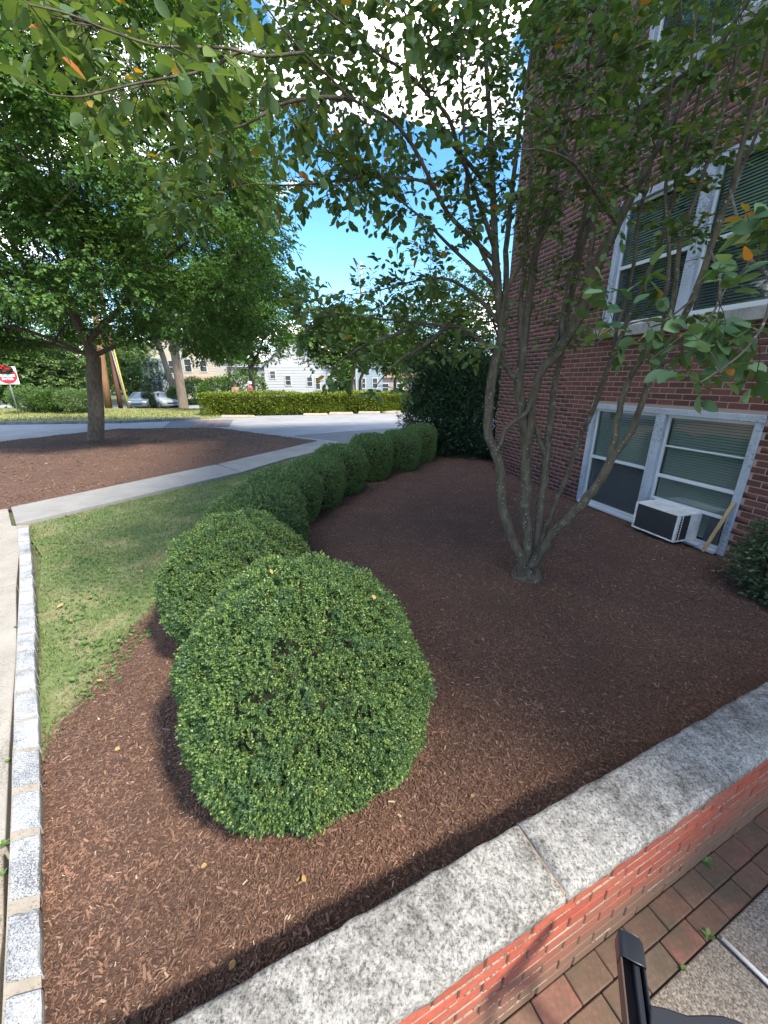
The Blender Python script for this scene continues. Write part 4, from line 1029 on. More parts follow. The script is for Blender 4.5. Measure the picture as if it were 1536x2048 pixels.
# far mass of trees closing the view
g = np.random.default_rng(130); m = 30000
th = g.uniform(-1.25, 1.0, m); R_ = g.uniform(85, 100, m); hh = 4.5 + 4.5 * vnoise(th * 14, th * 0, 1.0, 8) + 2 * vnoise(th * 50, th * 0, 1, 9)
C = np.stack([np.sin(th) * R_, np.cos(th) * R_, -.7 + hh * g.uniform(0, 1, m) ** .7], -1)
V, F = scatter(LEAF4W, C, g.normal(0, 1, (m, 3)), g.normal(0, .6, (m, 3)) + [0, 0, 1], 1.1 * g.uniform(.6, 1.4, m))
o = link('distant_trees', mesh_from('distant_trees', V, F), m_far_leaf); o['kind'] = 'stuff'
# ------------------------------------------------------------------ the small many-stemmed tree by the windows
def pp(*q): return [atY(x, y, Y) for (x, y, Y) in q]
mt = empty('multi_stem_tree', tuple(at(1055, 1150)), 'small many-stemmed tree with lichen spotted trunks standing in the mulch before the windows', 'tree')
STEMS = {
 'G': (pp((1046, 700, 3.52), (1040, 640, 3.55), (1046, 560, 3.6), (1052, 470, 3.65), (1060, 380, 3.7), (1062, 250, 3.8), (1075, 100, 3.9), (1085, -60, 4.0)), [.026, .024, .022, .020, .018, .015, .011, .007]),
 'G1': (pp((1077, 480, 3.6), (1090, 400, 3.55), (1100, 300, 3.5), (1110, 180, 3.45), (1112, 40, 3.4), (1118, -60, 3.4)), [.022, .019, .016, .013, .009, .006]),
 'G2': (pp((1126, 690, 3.3), (1128, 620, 3.35), (1150, 520, 3.4), (1180, 430, 3.45), (1225, 330, 3.45), (1290, 200, 3.4), (1340, 80, 3.3), (1375, -50, 3.2)), [.026, .024, .022, .019, .016, .013, .009, .006]),
 'G3': (pp((1160, 625, 3.2), (1175, 540, 3.25), (1188, 450, 3.3), (1200, 340, 3.3), (1196, 220, 3.3), (1205, 80, 3.25), (1215, -50, 3.2)), [.024, .021, .018, .015, .012, .009, .006]),
 'G4': (pp((1225, 710, 3.2), (1235, 650, 3.2), (1262, 560, 3.15), (1275, 450, 3.1), (1300, 340, 3.0), (1335, 220, 2.95), (1350, 100, 2.9), (1372, -40, 2.8)), [.016, .015, .014, .012, .011, .009, .007, .005]),
 'G5': (pp((1299, 762, 2.75), (1318, 700, 2.75), (1330, 600, 2.75), (1338, 500, 2.75), (1330, 400, 2.8), (1345, 280, 2.8), (1375, 150, 2.75), (1400, 0, 2.7)), [.015, .014, .013, .012, .011, .009, .007, .005]),
 'G6': (pp((1385, 600, 2.5), (1405, 540, 2.5), (1450, 420, 2.45), (1490, 320, 2.4), (1540, 200, 2.3)), [.014, .013, .011, .009, .006]),
 'A': (pp((1046, 1158, 3.4), (1038, 1112, 3.4), (1014, 1050, 3.42), (1003, 990, 3.45), (1002, 945, 3.45), (992, 908, 3.45), (975, 865, 3.45), (979, 805, 3.45), (990, 725, 3.45), (1004, 655, 3.45), (995, 580, 3.45), (991, 500, 3.5), (985, 380, 3.55), (979, 250, 3.6), (972, 100, 3.65), (966, -60, 3.7)), [.062, .055, .051, .046, .046, .044, .044, .043, .042, .042, .040, .032, .026, .022, .017, .012]),
 'A2': (pp((990, 905, 3.45), (1000, 890, 3.42), (1012, 858, 3.40), (1046, 830, 3.38), (1060, 812, 3.40), (1066, 790, 3.42)), [.03, .022, .02, .02, .021, .02]),
 'A3': (pp((1004, 660, 3.45), (1001, 632, 3.43), (1012, 585, 3.4), (1030, 543, 3.38), (1052, 510, 3.35), (1085, 470, 3.3), (1120, 400, 3.2), (1150, 300, 3.1), (1175, 150, 3.0), (1190, 0, 2.9)), [.03, .024, .02, .019, .017, .016, .014, .012, .010, .007]),
 'A4': (pp((1008, 640, 3.45), (1012, 570, 3.5), (1012, 500, 3.55), (1020, 420, 3.6), (1030, 330, 3.65), (1050, 180, 3.7), (1075, 20, 3.8), (1085, -80, 3.85)), [.03, .027, .024, .022, .019, .015, .012, .008]),
 'A5': (pp((993, 560, 3.46), (972, 520, 3.45), (950, 470, 3.4), (938, 400, 3.35), (930, 300, 3.3), (925, 180, 3.25), (915, 40, 3.2)), [.022, .018, .016, .014, .011, .009, .006]),
 'B': (pp((1058, 1150, 3.43), (1052, 1065, 3.46), (1051, 985, 3.5), (1053, 905, 3.52), (1047, 845, 3.5), (1040, 795, 3.5), (1036, 757, 3.5), (1046, 705, 3.52), (1056, 616, 3.55), (1066, 540, 3.6), (1077, 480, 3.6), (1093, 440, 3.6), (1108, 380, 3.65), (1125, 280, 3.7), (1142, 150, 3.7), (1155, 0, 3.75), (1160, -90, 3.8)), [.06, .056, .055, .053, .048, .046, .044, .040, .036, .033, .031, .028, .024, .02, .016, .012, .008]),
 'B1': (pp((1037, 765, 3.5), (1021, 748, 3.5), (1008, 728, 3.52), (1004, 700, 3.55), (985, 640, 3.6)), [.026, .022, .018, .014, .009]),
 'F': (pp((1054, 905, 3.52), (1061, 850, 3.46), (1070, 778, 3.4), (1083, 742, 3.37), (1106, 716, 3.33), (1126, 690, 3.28), (1152, 640, 3.2), (1180, 567, 3.1), (1206, 503, 3.02), (1234, 450, 2.97), (1270, 380, 2.9), (1312, 300, 2.85), (1372, 200, 2.8), (1440, 90, 2.7), (1500, 0, 2.6), (1560, -80, 2.5)), [.042, .038, .037, .038, .042, .046, .050, .047, .042, .035, .027, .022, .018, .014, .011, .008]),
 'F1': (pp((1098, 725, 3.35), (1108, 690, 3.36), (1125, 640, 3.38), (1142, 580, 3.4), (1155, 500, 3.4), (1175, 400, 3.4), (1205, 280, 3.4), (1240, 120, 3.4), (1265, -30, 3.4)), [.03, .026, .024, .022, .020, .017, .014, .010, .006]),
 'C': (pp((1072, 1120, 3.42), (1078, 1040, 3.45), (1087, 965, 3.5), (1094, 905, 3.5), (1100, 846, 3.5), (1107, 787, 3.5), (1115, 737, 3.5), (1128, 680, 3.52), (1140, 610, 3.55), (1160, 520, 3.55), (1187, 420, 3.55), (1215, 300, 3.55), (1245, 150, 3.55), (1268, 0, 3.6)), [.045, .042, .040, .036, .028, .026, .025, .023, .021, .019, .016, .013, .010, .007]),
 'C1': (pp((1092, 915, 3.5), (1079, 878, 3.49), (1068, 845, 3.48), (1062, 815, 3.46)), [.03, .024, .02, .018]),
 'D': (pp((1078, 1095, 3.41), (1098, 1040, 3.42), (1130, 960, 3.45), (1158, 880, 3.45), (1183, 828, 3.4), (1205, 770, 3.3), (1225, 710, 3.2), (1255, 640, 3.1), (1290, 560, 3.0), (1322, 480, 2.9), (1352, 380, 2.85), (1382, 260, 2.8), (1412, 120, 2.7), (1440, -40, 2.6)), [.028, .024, .023, .022, .021, .020, .019, .018, .017, .016, .013, .011, .009, .006]),
 'E': (pp((1064, 1130, 3.38), (1098, 1080, 3.3), (1130, 1043, 3.2), (1165, 1007, 3.1), (1198, 965, 3.0), (1222, 922, 2.95), (1246, 885, 2.9), (1269, 850, 2.85), (1284, 805, 2.8), (1299, 762, 2.75), (1338, 690, 2.65), (1384, 600, 2.5), (1420, 500, 2.4), (1460, 380, 2.3), (1500, 240, 2.2), (1532, 100, 2.1), (1550, -40, 2.0)), [.056, .048, .044, .040, .038, .035, .026, .024, .023, .022, .020, .019, .017, .014, .011, .008, .006]),
 'E2': (pp((1216, 932, 2.96), (1224, 895, 2.95), (1234, 845, 2.95), (1243, 800, 2.93), (1258, 762, 2.9), (1282, 720, 2.85), (1312, 680, 2.8), (1340, 630, 2.7), (1352, 560, 2.65), (1362, 480, 2.6), (1395, 380, 2.55), (1440, 250, 2.45), (1475, 100, 2.35)), [.030, .026, .024, .022, .021, .020, .019, .017, .015, .013, .011, .009, .006]),
}
BRANCHES = [
 pp((998, 531, 3.48), (960, 492, 3.4), (908, 441, 3.25), (884, 406, 3.15), (837, 312, 3.0), (810, 270, 2.9), (775, 234, 2.8), (705, 199, 2.65), (660, 155, 2.55), (607, 105, 2.45), (537, 20, 2.35), (500, -50, 2.3)),
 pp((990, 500, 3.5), (970, 440, 3.42), (947, 375, 3.35), (920, 305, 3.2), (896, 234, 3.05), (857, 191, 2.95), (814, 145, 2.8), (752, 105, 2.65), (697, 55, 2.5), (634, 4, 2.4), (590, -50, 2.3)),
 pp((996, 585, 3.46), (975, 560, 3.42), (908, 500, 3.35), (849, 441, 3.2), (800, 400, 3.1), (760, 350, 3.0)),
 pp((884, 406, 3.15), (857, 367, 3.1), (790, 355, 3.0), (712, 356, 2.9), (634, 367, 2.8), (560, 371, 2.7), (498, 369, 2.65), (430, 390, 2.6)),
 pp((995, 705, 3.5), (960, 680, 3.48), (920, 655, 3.45), (895, 652, 3.42), (842, 646, 3.35), (798, 641, 3.25), (737, 636, 3.15), (689, 628, 3.05), (640, 622, 2.95)),
 pp((842, 646, 3.35), (790, 670, 3.2), (730, 690, 3.1), (690, 715, 3.0), (655, 740, 2.95)),
 pp((895, 652, 3.42), (850, 690, 3.3), (800, 720, 3.15), (770, 750, 3.05), (752, 772, 3.0)),
 pp((607, 105, 2.45), (580, 108, 2.2), (520, 112, 2.0), (456, 97, 1.9), (385, 94, 1.82), (310, 91, 1.75), (219, 62, 1.68), (139, 29, 1.62), (60, 10, 1.6)),
 pp((520, 112, 2.0), (481, 104, 1.95), (437, 128, 1.9), (390, 146, 1.85), (328, 157, 1.8), (255, 171, 1.74), (164, 193, 1.68), (100, 190, 1.65)),
 pp((705, 199, 2.65), (640, 195, 2.5), (560, 210, 2.4), (500, 245, 2.3), (430, 270, 2.25), (380, 300, 2.2)),
 pp((985, 380, 3.55), (940, 330, 3.3), (880, 250, 3.0), (820, 60, 2.6), (790, -40, 2.4)),
 pp((1004, 655, 3.45), (960, 600, 3.5), (900, 560, 3.6), (840, 560, 3.7), (760, 580, 3.8), (690, 590, 3.9)),
 pp((1384, 600, 2.5), (1330, 640, 2.3), (1290, 640, 2.1), (1230, 660, 2.0), (1190, 690, 1.95)),
 pp((1420, 500, 2.4), (1440, 560, 2.1), (1430, 620, 1.9), (1380, 660, 1.8), (1340, 690, 1.7), (1300, 720, 1.65)),
 pp((1460, 380, 2.3), (1480, 460, 1.9), (1500, 520, 1.7), (1450, 580, 1.6), (1440, 610, 1.55)),
 pp((1500, 520, 1.7), (1540, 560, 1.5), (1530, 640, 1.42), (1490, 700, 1.38), (1440, 740, 1.35), (1400, 765, 1.35)),
 pp((1299, 762, 2.75), (1320, 735, 2.5), (1350, 712, 2.3), (1400, 680, 2.1)),
 pp((1234, 450, 2.97), (1200, 400, 2.7), (1150, 330, 2.4), (1090, 300, 2.1), (1050, 300, 1.95)),
]
g = np.random.default_rng(200)
nodes = []; 
for k, (P, R) in STEMS.items():
    q, r = smooth_path(P, 5, R)
    q = q + np.stack([.006 * (vnoise(np.arange(len(q)) * .6, np.zeros(len(q)), 1, 30 + c + len(k)) - .5) * 2 for c in range(3)], -1) * min(1, 1)
    V, F = tube(q, r * .9, 12)
    jit = 1 + .10 * (vnoise(V[:, 2] * 30 + V[:, 0] * 40, V[:, 1] * 40, 1.0, 7) - .5)
    cen = np.repeat(q, 12, 0); V = cen + (V - cen) * jit[:, None]
    o = link('stem', mesh_from('stem', V, np.array(F), True), m_bark); under(o, mt)
    nodes.append(q[len(q) // 3:])
V, F = tube([at(1055, 1150) + [0, 0, -.1], at(1055, 1150) + [0, .02, .02], at(1055, 1150) + [0, .03, .10], at(1055, 1150) + [.01, .04, .17]], [.20, .142, .115, .07], 16)
V = V + .010 * np.stack([vnoise(V[:, 2] * 9, np.arctan2(V[:, 1] - 3.4, V[:, 0] - 1.4) * 2.5 + 9, 1.3, 5) - .5] * 3, -1)
o = link('trunk_base', mesh_from('trunk_base', V, np.array(F), True), m_bark); under(o, mt)
lst = []
for P in BRANCHES:
    L = np.linspace(1, 0, len(P)); r0 = .019 if P[0][1] > 3.3 else (.011 if P[0][1] > 2.6 else .0065)
    q, r = smooth_path(P, 5, list(.0022 + (r0 - .0022) * L ** 1.1)); V, F = tube(q, r, 7); lst.append((V, np.array(F))); nodes.append(q)
V, F = cat_vf(lst); o = link('branches', mesh_from('branches', V, F, True), m_bark); under(o, mt)
NODES = np.concatenate(nodes)
# leaf sprays: (x0,x1,y0,y1, depth range, count, leaf length)
REG = [(540, 900, 20, 300, 2.4, 4.2, 55, .062), (1000, 1330, -50, 300, 2.8, 4.0, 130, .055), (1020, 1120, 150, 560, 3.2, 4.4, 60, .05), (520, 1000, -60, 330, 2.3, 4.6, 300, .072), (600, 800, 250, 430, 2.6, 4.2, 80, .072), (780, 1000, 320, 520, 2.9, 4.2, 95, .070), (660, 780, 420, 480, 3.0, 3.8, 10, .07),
       (590, 700, 590, 700, 2.9, 4.0, 60, .07), (680, 1000, 555, 740, 2.9, 4.3, 150, .07), (560, 640, 520, 640, 3.0, 3.8, 14, .07), (640, 860, 730, 800, 2.7, 3.2, 12, .072), (700, 860, 510, 570, 3.2, 4.0, 18, .07),
       (-40, 560, -50, 170, 1.55, 2.6, 62, .072), (150, 560, 150, 340, 1.9, 3.0, 66, .072), (280, 640, 300, 480, 2.4, 3.3, 46, .07),
       (1000, 1250, -50, 420, 2.6, 4.3, 290, .056), (1180, 1560, -50, 330, 2.2, 3.8, 280, .058), (1000, 1220, 380, 700, 3.0, 4.5, 130, .050), (960, 1100, -50, 420, 3.0, 4.4, 110, .054), (1180, 1450, 260, 520, 2.4, 3.5, 130, .054),
       (1420, 1540, 420, 520, 1.5, 1.9, 12, .078), (1390, 1540, 520, 800, 1.3, 1.8, 21, .078), (1180, 1420, 530, 740, 1.6, 2.3, 22, .074), (1300, 1480, 640, 770, 1.35, 1.8, 12, .076)]
twigs = []; lp_, la_, ln_, ls_ = [], [], [], []
for (x0, x1, y0, y1, Y0, Y1, n, ll) in REG:
    for _ in range(n):
        P = atY(g.uniform(x0, x1), g.uniform(y0, y1), g.uniform(Y0, Y1))
        if P @ [WN[0], WN[1], 0] < WA @ WN + .25: continue
        d = np.linalg.norm(NODES - P, axis=1); k = int(np.argmin(d)); st = NODES[k]
        L = d[k]
        if L > 1.5: st = P + (st - P) * 1.5 / L; L = 1.5
        if L < .12: continue
        mid = (st + P) / 2 + g.normal(0, .10, 3) * L + [0, 0, .07 * L]
        T = np.linspace(0, 1, 7)[:, None]; q = (1 - T) ** 2 * st + 2 * T * (1 - T) * mid + T * T * P
        twigs.append((q, np.linspace(.0016 + .0022 * L, .0009, 7)))
        if L > .5: NODES = np.concatenate([NODES, q[2:5]])
        m = int(g.integers(7, 12)); span = min(.75, .26 / L)
        for j in range(m):
            t = 1 - span * (j + g.uniform(-.3, .3)) / m * 1.05; t = min(max(t, 0), 1)
            b = (1 - t) ** 2 * st + 2 * t * (1 - t) * mid + t * t * P; dr = unit(2 * (1 - t) * (mid - st) + 2 * t * (P - mid))
            lat = unit(np.cross(dr, [0, 0, 1]) + 1e-4) * (1 if j % 2 else -1)
            a = dr * g.uniform(.3, .9) + lat * g.uniform(.4, 1.0) + g.normal(0, .3, 3) + [0, 0, -.18]
            if j == 0: a = dr + g.normal(0, .2, 3)
            a = unit(a); lp_.append(b + a * .012); la_.append(a); ln_.append(np.array([0, 0, 1.0]) + g.normal(0, .48, 3)); ls_.append(ll * g.uniform(.6, 1.12))
lst = []
for q, r in twigs:
    V, F = tube(q, r, 4); lst.append((V, np.array(F)))
V, F = cat_vf(lst); o = link('twigs', mesh_from('twigs', V, F, True), m_twig); o['kind'] = 'stuff'; under(o, mt)
lp_, la_, ln_, ls_ = map(np.array, (lp_, la_, ln_, ls_))
uu, vv, dd = topx(lp_ + la_ * ls_[:, None] * .5)
inview = (uu > 5) & (uu < 1531) & (vv > 5) & (vv < 2040)
pxsz = np.where(inview, ls_ / dd, 0); big = np.argsort(-pxsz)[:300]; mask = np.zeros(len(lp_), bool); mask[big] = True
lm = mesh_from('leaf', LEAFN[0], LEAFN[1], True); lm.materials.append(m_multi_under)
lm2 = mesh_from('leaf', LEAFN[0], LEAFN[1], True); lm2.materials.append(m_multi)
for i in big:
    X = unit(la_[i]); Y = unit(np.cross(ln_[i], X)); Z = np.cross(X, Y)
    o = bpy.data.objects.new('leaf', lm if uu[i] > 1000 else lm2); COL.objects.link(o)
    w = g.uniform(.85, 1.15)
    o.matrix_world = Matrix([[*(X[k] * ls_[i], Y[k] * ls_[i] * w, Z[k] * ls_[i] * g.uniform(.98, 1.02)), lp_[i][k]] for k in range(3)] + [[0, 0, 0, 1]]); under(o, mt)
V, F = scatter(LEAFM, lp_[~mask], la_[~mask], ln_[~mask], ls_[~mask])
o = link('crown', mesh_from('crown', V, F, True), m_multi); o['kind'] = 'stuff'; under(o, mt)

# ------------------------------------------------------------------ mulch chips, grass, fallen leaves, weeds
TENT = (np.array([[-.5, -.5, 0], [.5, -.5, 0], [.5, .5, 0], [-.5, .5, 0], [-.42, 0.08, 1], [.46, -.06, .8]]), np.array([[0, 1, 5], [0, 5, 4], [2, 3, 4], [2, 4, 5], [3, 0, 4], [1, 2, 5]]))
def chips(poly, dens, seed, hfun, lmin, lmax, rmax):
    g = np.random.default_rng(seed); xs = [p[0] for p in poly]; ys = [p[1] for p in poly]
    A = (max(xs) - min(xs)) * (max(ys) - min(ys)); n = int(A * dens(0))
    x = g.uniform(min(xs), max(xs), n); y = g.uniform(min(ys), max(ys), n)
    r = np.hypot(x, y); jx = g.normal(0, .05, n); sp_ok = (x < -1.62) & (y > 1.55) & (y < 3.2)
    keep = (in_poly(x, y, poly) | (sp_ok & in_poly(x + jx, y + g.normal(0, .05, n), poly))) & (g.uniform(0, 1, n) < np.array([dens(q) for q in r]) / dens(0)) & (r < rmax)
    u, v, d = topx(np.stack([x, y, 0 * x], -1)); keep &= (d > .2) & (u > -250) & (u < 1800) & (v < 2400)
    x, y, r = x[keep], y[keep], r[keep]; n = len(x); z = hfun(x, y) + g.uniform(-.004, .012, n)
    k = np.clip(r / 3.0, 1, 3.0)
    L = np.exp(g.normal(math.log((lmin + lmax) / 2), .42, n)) * k ** .6; L = np.clip(L, lmin * .5, lmax * 2.2)
    W = np.clip(g.uniform(.12, .36, n) * L, .0025, .010 * k) ; Hh = W * g.uniform(.25, .55, n)
    a = g.uniform(0, 2 * math.pi, n); ti = g.normal(0, .26, n)
    td = np.stack([np.cos(a), np.sin(a), ti], -1); nd = np.stack([g.normal(0, .35, n), g.normal(0, .35, n), np.ones(n)], -1)
    return np.stack([x, y, z], -1), td, nd, np.stack([L, W, Hh], -1)
CH_ = chips(bed_poly, lambda r: 24000 if r < 1.9 else max(2600, 24000 * (1.9 / r) ** 1.4), 301, h_bed, .005, .0165, 14)
instancer('wood_mulch', TENT, *CH_, m_chip)
CH_ = chips(isl_poly, lambda r: 900 if r < 9 else 520, 302, h_island, .008, .022, 30)
instancer('island_mulch', TENT, *CH_, m_chip)
# grass on the lawn
g = np.random.default_rng(310); n = 210000
xs = [p[0] for p in lawn_poly]; ys = [p[1] for p in lawn_poly]
x = g.uniform(min(xs), max(xs), n); y = g.uniform(min(ys), 9.5, n)
kp = in_poly(x + g.normal(0, .035, n), y + g.normal(0, .035, n), lawn_poly)
edge = dist_edge(x, y, lawn_poly); pat = vnoise(x, y, 3.0, 41); kp &= g.uniform(0, 1, n) < .45 + .65 * pat
for (bx, by, br, *_r) in bushes: kp &= np.hypot(x - bx, y - by) > br * .8
x, y, pat = x[kp], y[kp], pat[kp]; n = len(x)
BL = (np.array([[0, -.5, 0], [0, .5, 0], [.75, .32, .30], [.75, -.32, .30], [1.25, 0, .2]]), np.array([[0, 1, 2], [0, 2, 3], [3, 2, 4]]))
a = g.uniform(0, 2 * math.pi, n); el = g.uniform(.15, 1.0, n); td = np.stack([np.cos(a) * np.cos(el), np.sin(a) * np.cos(el), np.sin(el)], -1)
V, F = scatter(BL, np.stack([x, y, np.full(n, -.05)], -1), td, np.stack([-np.cos(a), -np.sin(a), g.uniform(.4, 1.2, n)], -1), np.stack([g.uniform(.018, .045, n), g.uniform(.003, .006, n) * (1 + .2 * np.hypot(x, y) / 3), g.uniform(.015, .04, n)], -1))
# broad leaved weeds among the grass near the kerb
m = 1300; t = g.uniform(0, 1, m); kx = np.interp(t, [0, .5, 1], [-4.3, -2.8, -1.85]); ky = np.interp(t, [0, .5, 1], [4.5, 2.75, 1.7])
wx = kx + np.abs(g.normal(0, .55, m)) * .8; wy = ky + np.abs(g.normal(0, .5, m)) * .7; kk = in_poly(wx, wy, lawn_poly) & (vnoise(wx, wy, 2.2, 44) > .42); wx, wy = wx[kk], wy[kk]; m = len(wx)
V2, F2 = scatter(LEAF4W, np.stack([wx, wy, g.uniform(-.035, .0, m)], -1), np.stack([g.normal(0, 1, m), g.normal(0, 1, m), g.uniform(0, .5, m)], -1), np.stack([g.normal(0, .3, m), g.normal(0, .3, m), np.ones(m)], -1), g.uniform(.02, .045, m))
o = link('lawn_grass', mesh_from('lawn_grass', V, F), m_grass); o['kind'] = 'stuff'
o = link('lawn_weeds', mesh_from('lawn_weeds', V2, F2), m_weed); o['kind'] = 'stuff'
# coarse grass on the traffic island
n = 26000; x = g.uniform(-40, -6, n); y = g.uniform(15, 27.5, n); fl = [(-9.4, 20.1), (-12.3, 18.3), (-17.0, 17.7), (-34, 14.7), (-60, 16), (-60, 27.9), (-6, 27.9), (-8.5, 22)]
kp = in_poly(x, y, fl); x, y = x[kp], y[kp]; n = len(x)
a = g.uniform(0, 6.28, n); V, F = scatter(BL, np.stack([x, y, np.full(n, -.04)], -1), np.stack([np.cos(a) * .5, np.sin(a) * .5, np.full(n, .8)], -1), np.stack([-np.cos(a), -np.sin(a), np.full(n, .6)], -1), np.stack([g.uniform(.06, .11, n), np.full(n, .03), g.uniform(.06, .1, n)], -1))
o = link('island_grass', mesh_from('island_grass', V, F), leaf_mat('dry_grass', [(0, (.14, .17, .05)), (.6, (.22, .24, .08)), (1, (.32, .30, .13))], .3, .6, .2)); o['kind'] = 'stuff'
# fallen leaves
dl = []
for v in range(4):
    Vv, Fv = leaf_full(.3 + .05 * v, -.25 + .15 * v, .12); me = mesh_from('fallen_leaf', Vv, Fv, True); me.materials.append(m_dry); dl.append(me)
def fallen(px, py, z, size, label, grp, cat='leaf'):
    o = bpy.data.objects.new('fallen_leaf', dl[int(g.integers(4))]); COL.objects.link(o); p = at(px, py, z); p[2] += .006
    o.location = p; o.scale = (size,) * 3; o.rotation_euler = (g.normal(0, .25), g.normal(0, .25), g.uniform(0, 6.28)); tag(o, label, cat, grp)
for (px, py, lb_) in [(968, 1283, 'yellow leaf on the mulch straight right of the nearest bush'), (948, 1590, 'orange yellow leaf on the mulch closest to the coping joint'), (604, 1764, 'yellow leaf on the mulch between the nearest bush and the garden wall'),
        (471, 1922, 'yellow leaf lying in the shadow of the garden wall'), (414, 1732, 'small tan leaf on the mulch below the foot of the nearest bush'), (556, 1652, 'leaf tucked under the front edge of the nearest bush'),
        (230, 1500, 'yellow leaf on the mulch between the kerb and the nearest bush'), (1143, 1190, 'yellow leaf on the mulch just in front of the many-stemmed tree')]:
    fallen(px, py, .012, .026, lb_, 'yellow leaves on the mulch')
fallen(1428, 1144, .012, .055, 'pale yellow leaf on the mulch just below the leaning stake', None)
fallen(128, 1208, -.005, .055, 'yellow leaf on the lawn nearest the kerb', None)
for (px, py, lb_) in [(142, 1240, 'dry tan leaf on the grass right behind the yellow leaf by the kerb'), (240, 1210, 'tan leaf on the lawn close to the edge of the mulch'), (285, 1145, 'dry leaf on the lawn beside the second boxwood bush'),
        (248, 1116, 'pale leaf in the middle of the lawn'), (206, 1362, 'dry leaf on the mulch where the lawn ends'), (275, 1050, 'orange leaf on the lawn nearest the concrete path')]:
    fallen(px, py, -.005, .032, lb_, 'dry leaves on the lawn')
for (px, py, z, lb_) in [(556, 1336, .80, 'dry leaf stuck in the front of the nearest bush below its biggest hole'), (560, 1575, .35, 'dry leaf caught low on the nearest bush'), (545, 1148, .90, 'dry leaf on the nearest bush where it meets the second bush'), (745, 1190, .92, 'dry leaf on the upper right of the nearest bush')]:
    r_ = ray(px, py)
    for t_ in np.linspace(.4, 3, 900):
        p = np.array([0, 0, H]) + r_ * t_; zz_ = p[2] / 1.05
        if 0 < zz_ < 1 and np.hypot(p[0] + .385, p[1] - 1.565) < .61 * np.interp(zz_, [b for a, b in PROF_DOME], [a for a, b in PROF_DOME]): break
    o = bpy.data.objects.new('fallen_leaf', dl[int(g.integers(4))]); COL.objects.link(o); o.location = p; o.scale = (.024,) * 3
    o.rotation_euler = (g.normal(0, .4), g.normal(0, .4), g.uniform(0, 6.28)); tag(o, lb_, 'leaf', 'leaves caught on the bush')
# weeds in the paving and along the kerb
def weed(px, py, z, size, n, label):
    p = at(px, py, z); w = empty('weed', tuple(p), label, 'weed')
    for k in range(n):
        a = k * 2.4 + g.uniform(0, .5); X = np.array([math.cos(a), math.sin(a), g.uniform(.3, .9)]); 
        V, F = scatter(LEAFM, np.array([[0, 0, .003]]), X[None], np.array([[-X[0] * .6, -X[1] * .6, 1.0]]), np.array([size * g.uniform(.7, 1.2)]))
        link('leaf', mesh_from('leaf', V, F, True), m_weed, w)
weed(1412, 1725, ZP, .032, 6, 'leafy green weed growing at the foot of the garden wall between pavers')
weed(1416, 1873, ZP, .026, 6, 'small weed at the corner where the concrete joint meets the pavers')
weed(1366, 1938, ZP, .018, 5, 'tiny weed in the joint beside the reddest paver')
weed(15, 1524, 0, .016, 7, 'small weed sprouting between pavement and kerb, upper of two')
weed(12, 1688, 0, .022, 8, 'larger pale weed at the pavement joint beside the granite kerb')
weed(6, 1748, 0, .016, 6, 'weed in the stained pavement slab by the kerb, lowest of all')
weed(31, 1255, 0, .018, 6, 'small weed beside the kerb near the lawn')

# ------------------------------------------------------------------ the black frame in the corner
bf = empty('black_frame', tuple(lp(.95, .25, ZP)), 'black plastic frame with capped upright end standing on the clay pavers', 'frame')
a_ = at(1258, 1880, .30); b_ = at(1287, 2120, .33); ax = unit(b_ - a_); 
sd = unit(np.cross(ax, [0, 0, 1.0])); upv = np.cross(sd, ax)
if upv[2] < 0: upv = -upv; 
AX = (ax, sd, upv); L = np.linalg.norm(b_ - a_); W = .060
def fb(mb, t0, t1, s, u, ws, us): mb.box(a_ + ax * (t0 + t1) / 2 + sd * s + upv * u, (t1 - t0, ws, us), AX)
mb = MB(); fb(mb, .03, L, 0, -.032, W * .96, .012); o = mb.build('channel_floor', m_blackdeep); under(o, bf)
sg = 1 if (sd @ np.array([1, 0, 0])) > 0 else -1
mb = MB(); fb(mb, .0, L, -sg * W * .47, -.012, .005, .05); o = mb.build('inner_wall', m_brownedge, None, bevel=.001); under(o, bf)
mb = MB(); fb(mb, .045, L, sg * W * .18, -.014, .016, .03); o = mb.build('rib', m_black, None, bevel=.003); under(o, bf)
mb = MB(); fb(mb, .02, L, sg * W * .47, -.014, .006, .046); o = mb.build('outer_wall', m_black, None, bevel=.002); under(o, bf)
# sleeve cap: an arched half tube over the end
V = []; F = []; na = 12
for i, t in enumerate((-.004, .004, .055, .058)):
    sc = .86 if i == 0 else 1.0
    for j in range(na + 1):
        th = math.pi * j / na; V.append(a_ + ax * (t + .012 * math.sin(th) * (1 if i > 1 else 0)) + sd * math.cos(th) * W * .52 * sc + upv * (math.sin(th) ** .6 * .020 * sc + .006 - (.03 if j in (0, na) else 0)))
for i in range(3):
    for j in range(na): F.append([i * (na + 1) + j, i * (na + 1) + j + 1, (i + 1) * (na + 1) + j + 1, (i + 1) * (na + 1) + j])
F.append(list(range(na + 1)))
o = link('end_cap', mesh_poly('end_cap', V, F), m_black); under(o, bf)
sm = o.modifiers.new('thick', 'SOLIDIFY'); sm.thickness = .002
for p in o.data.polygons: p.use_smooth = True
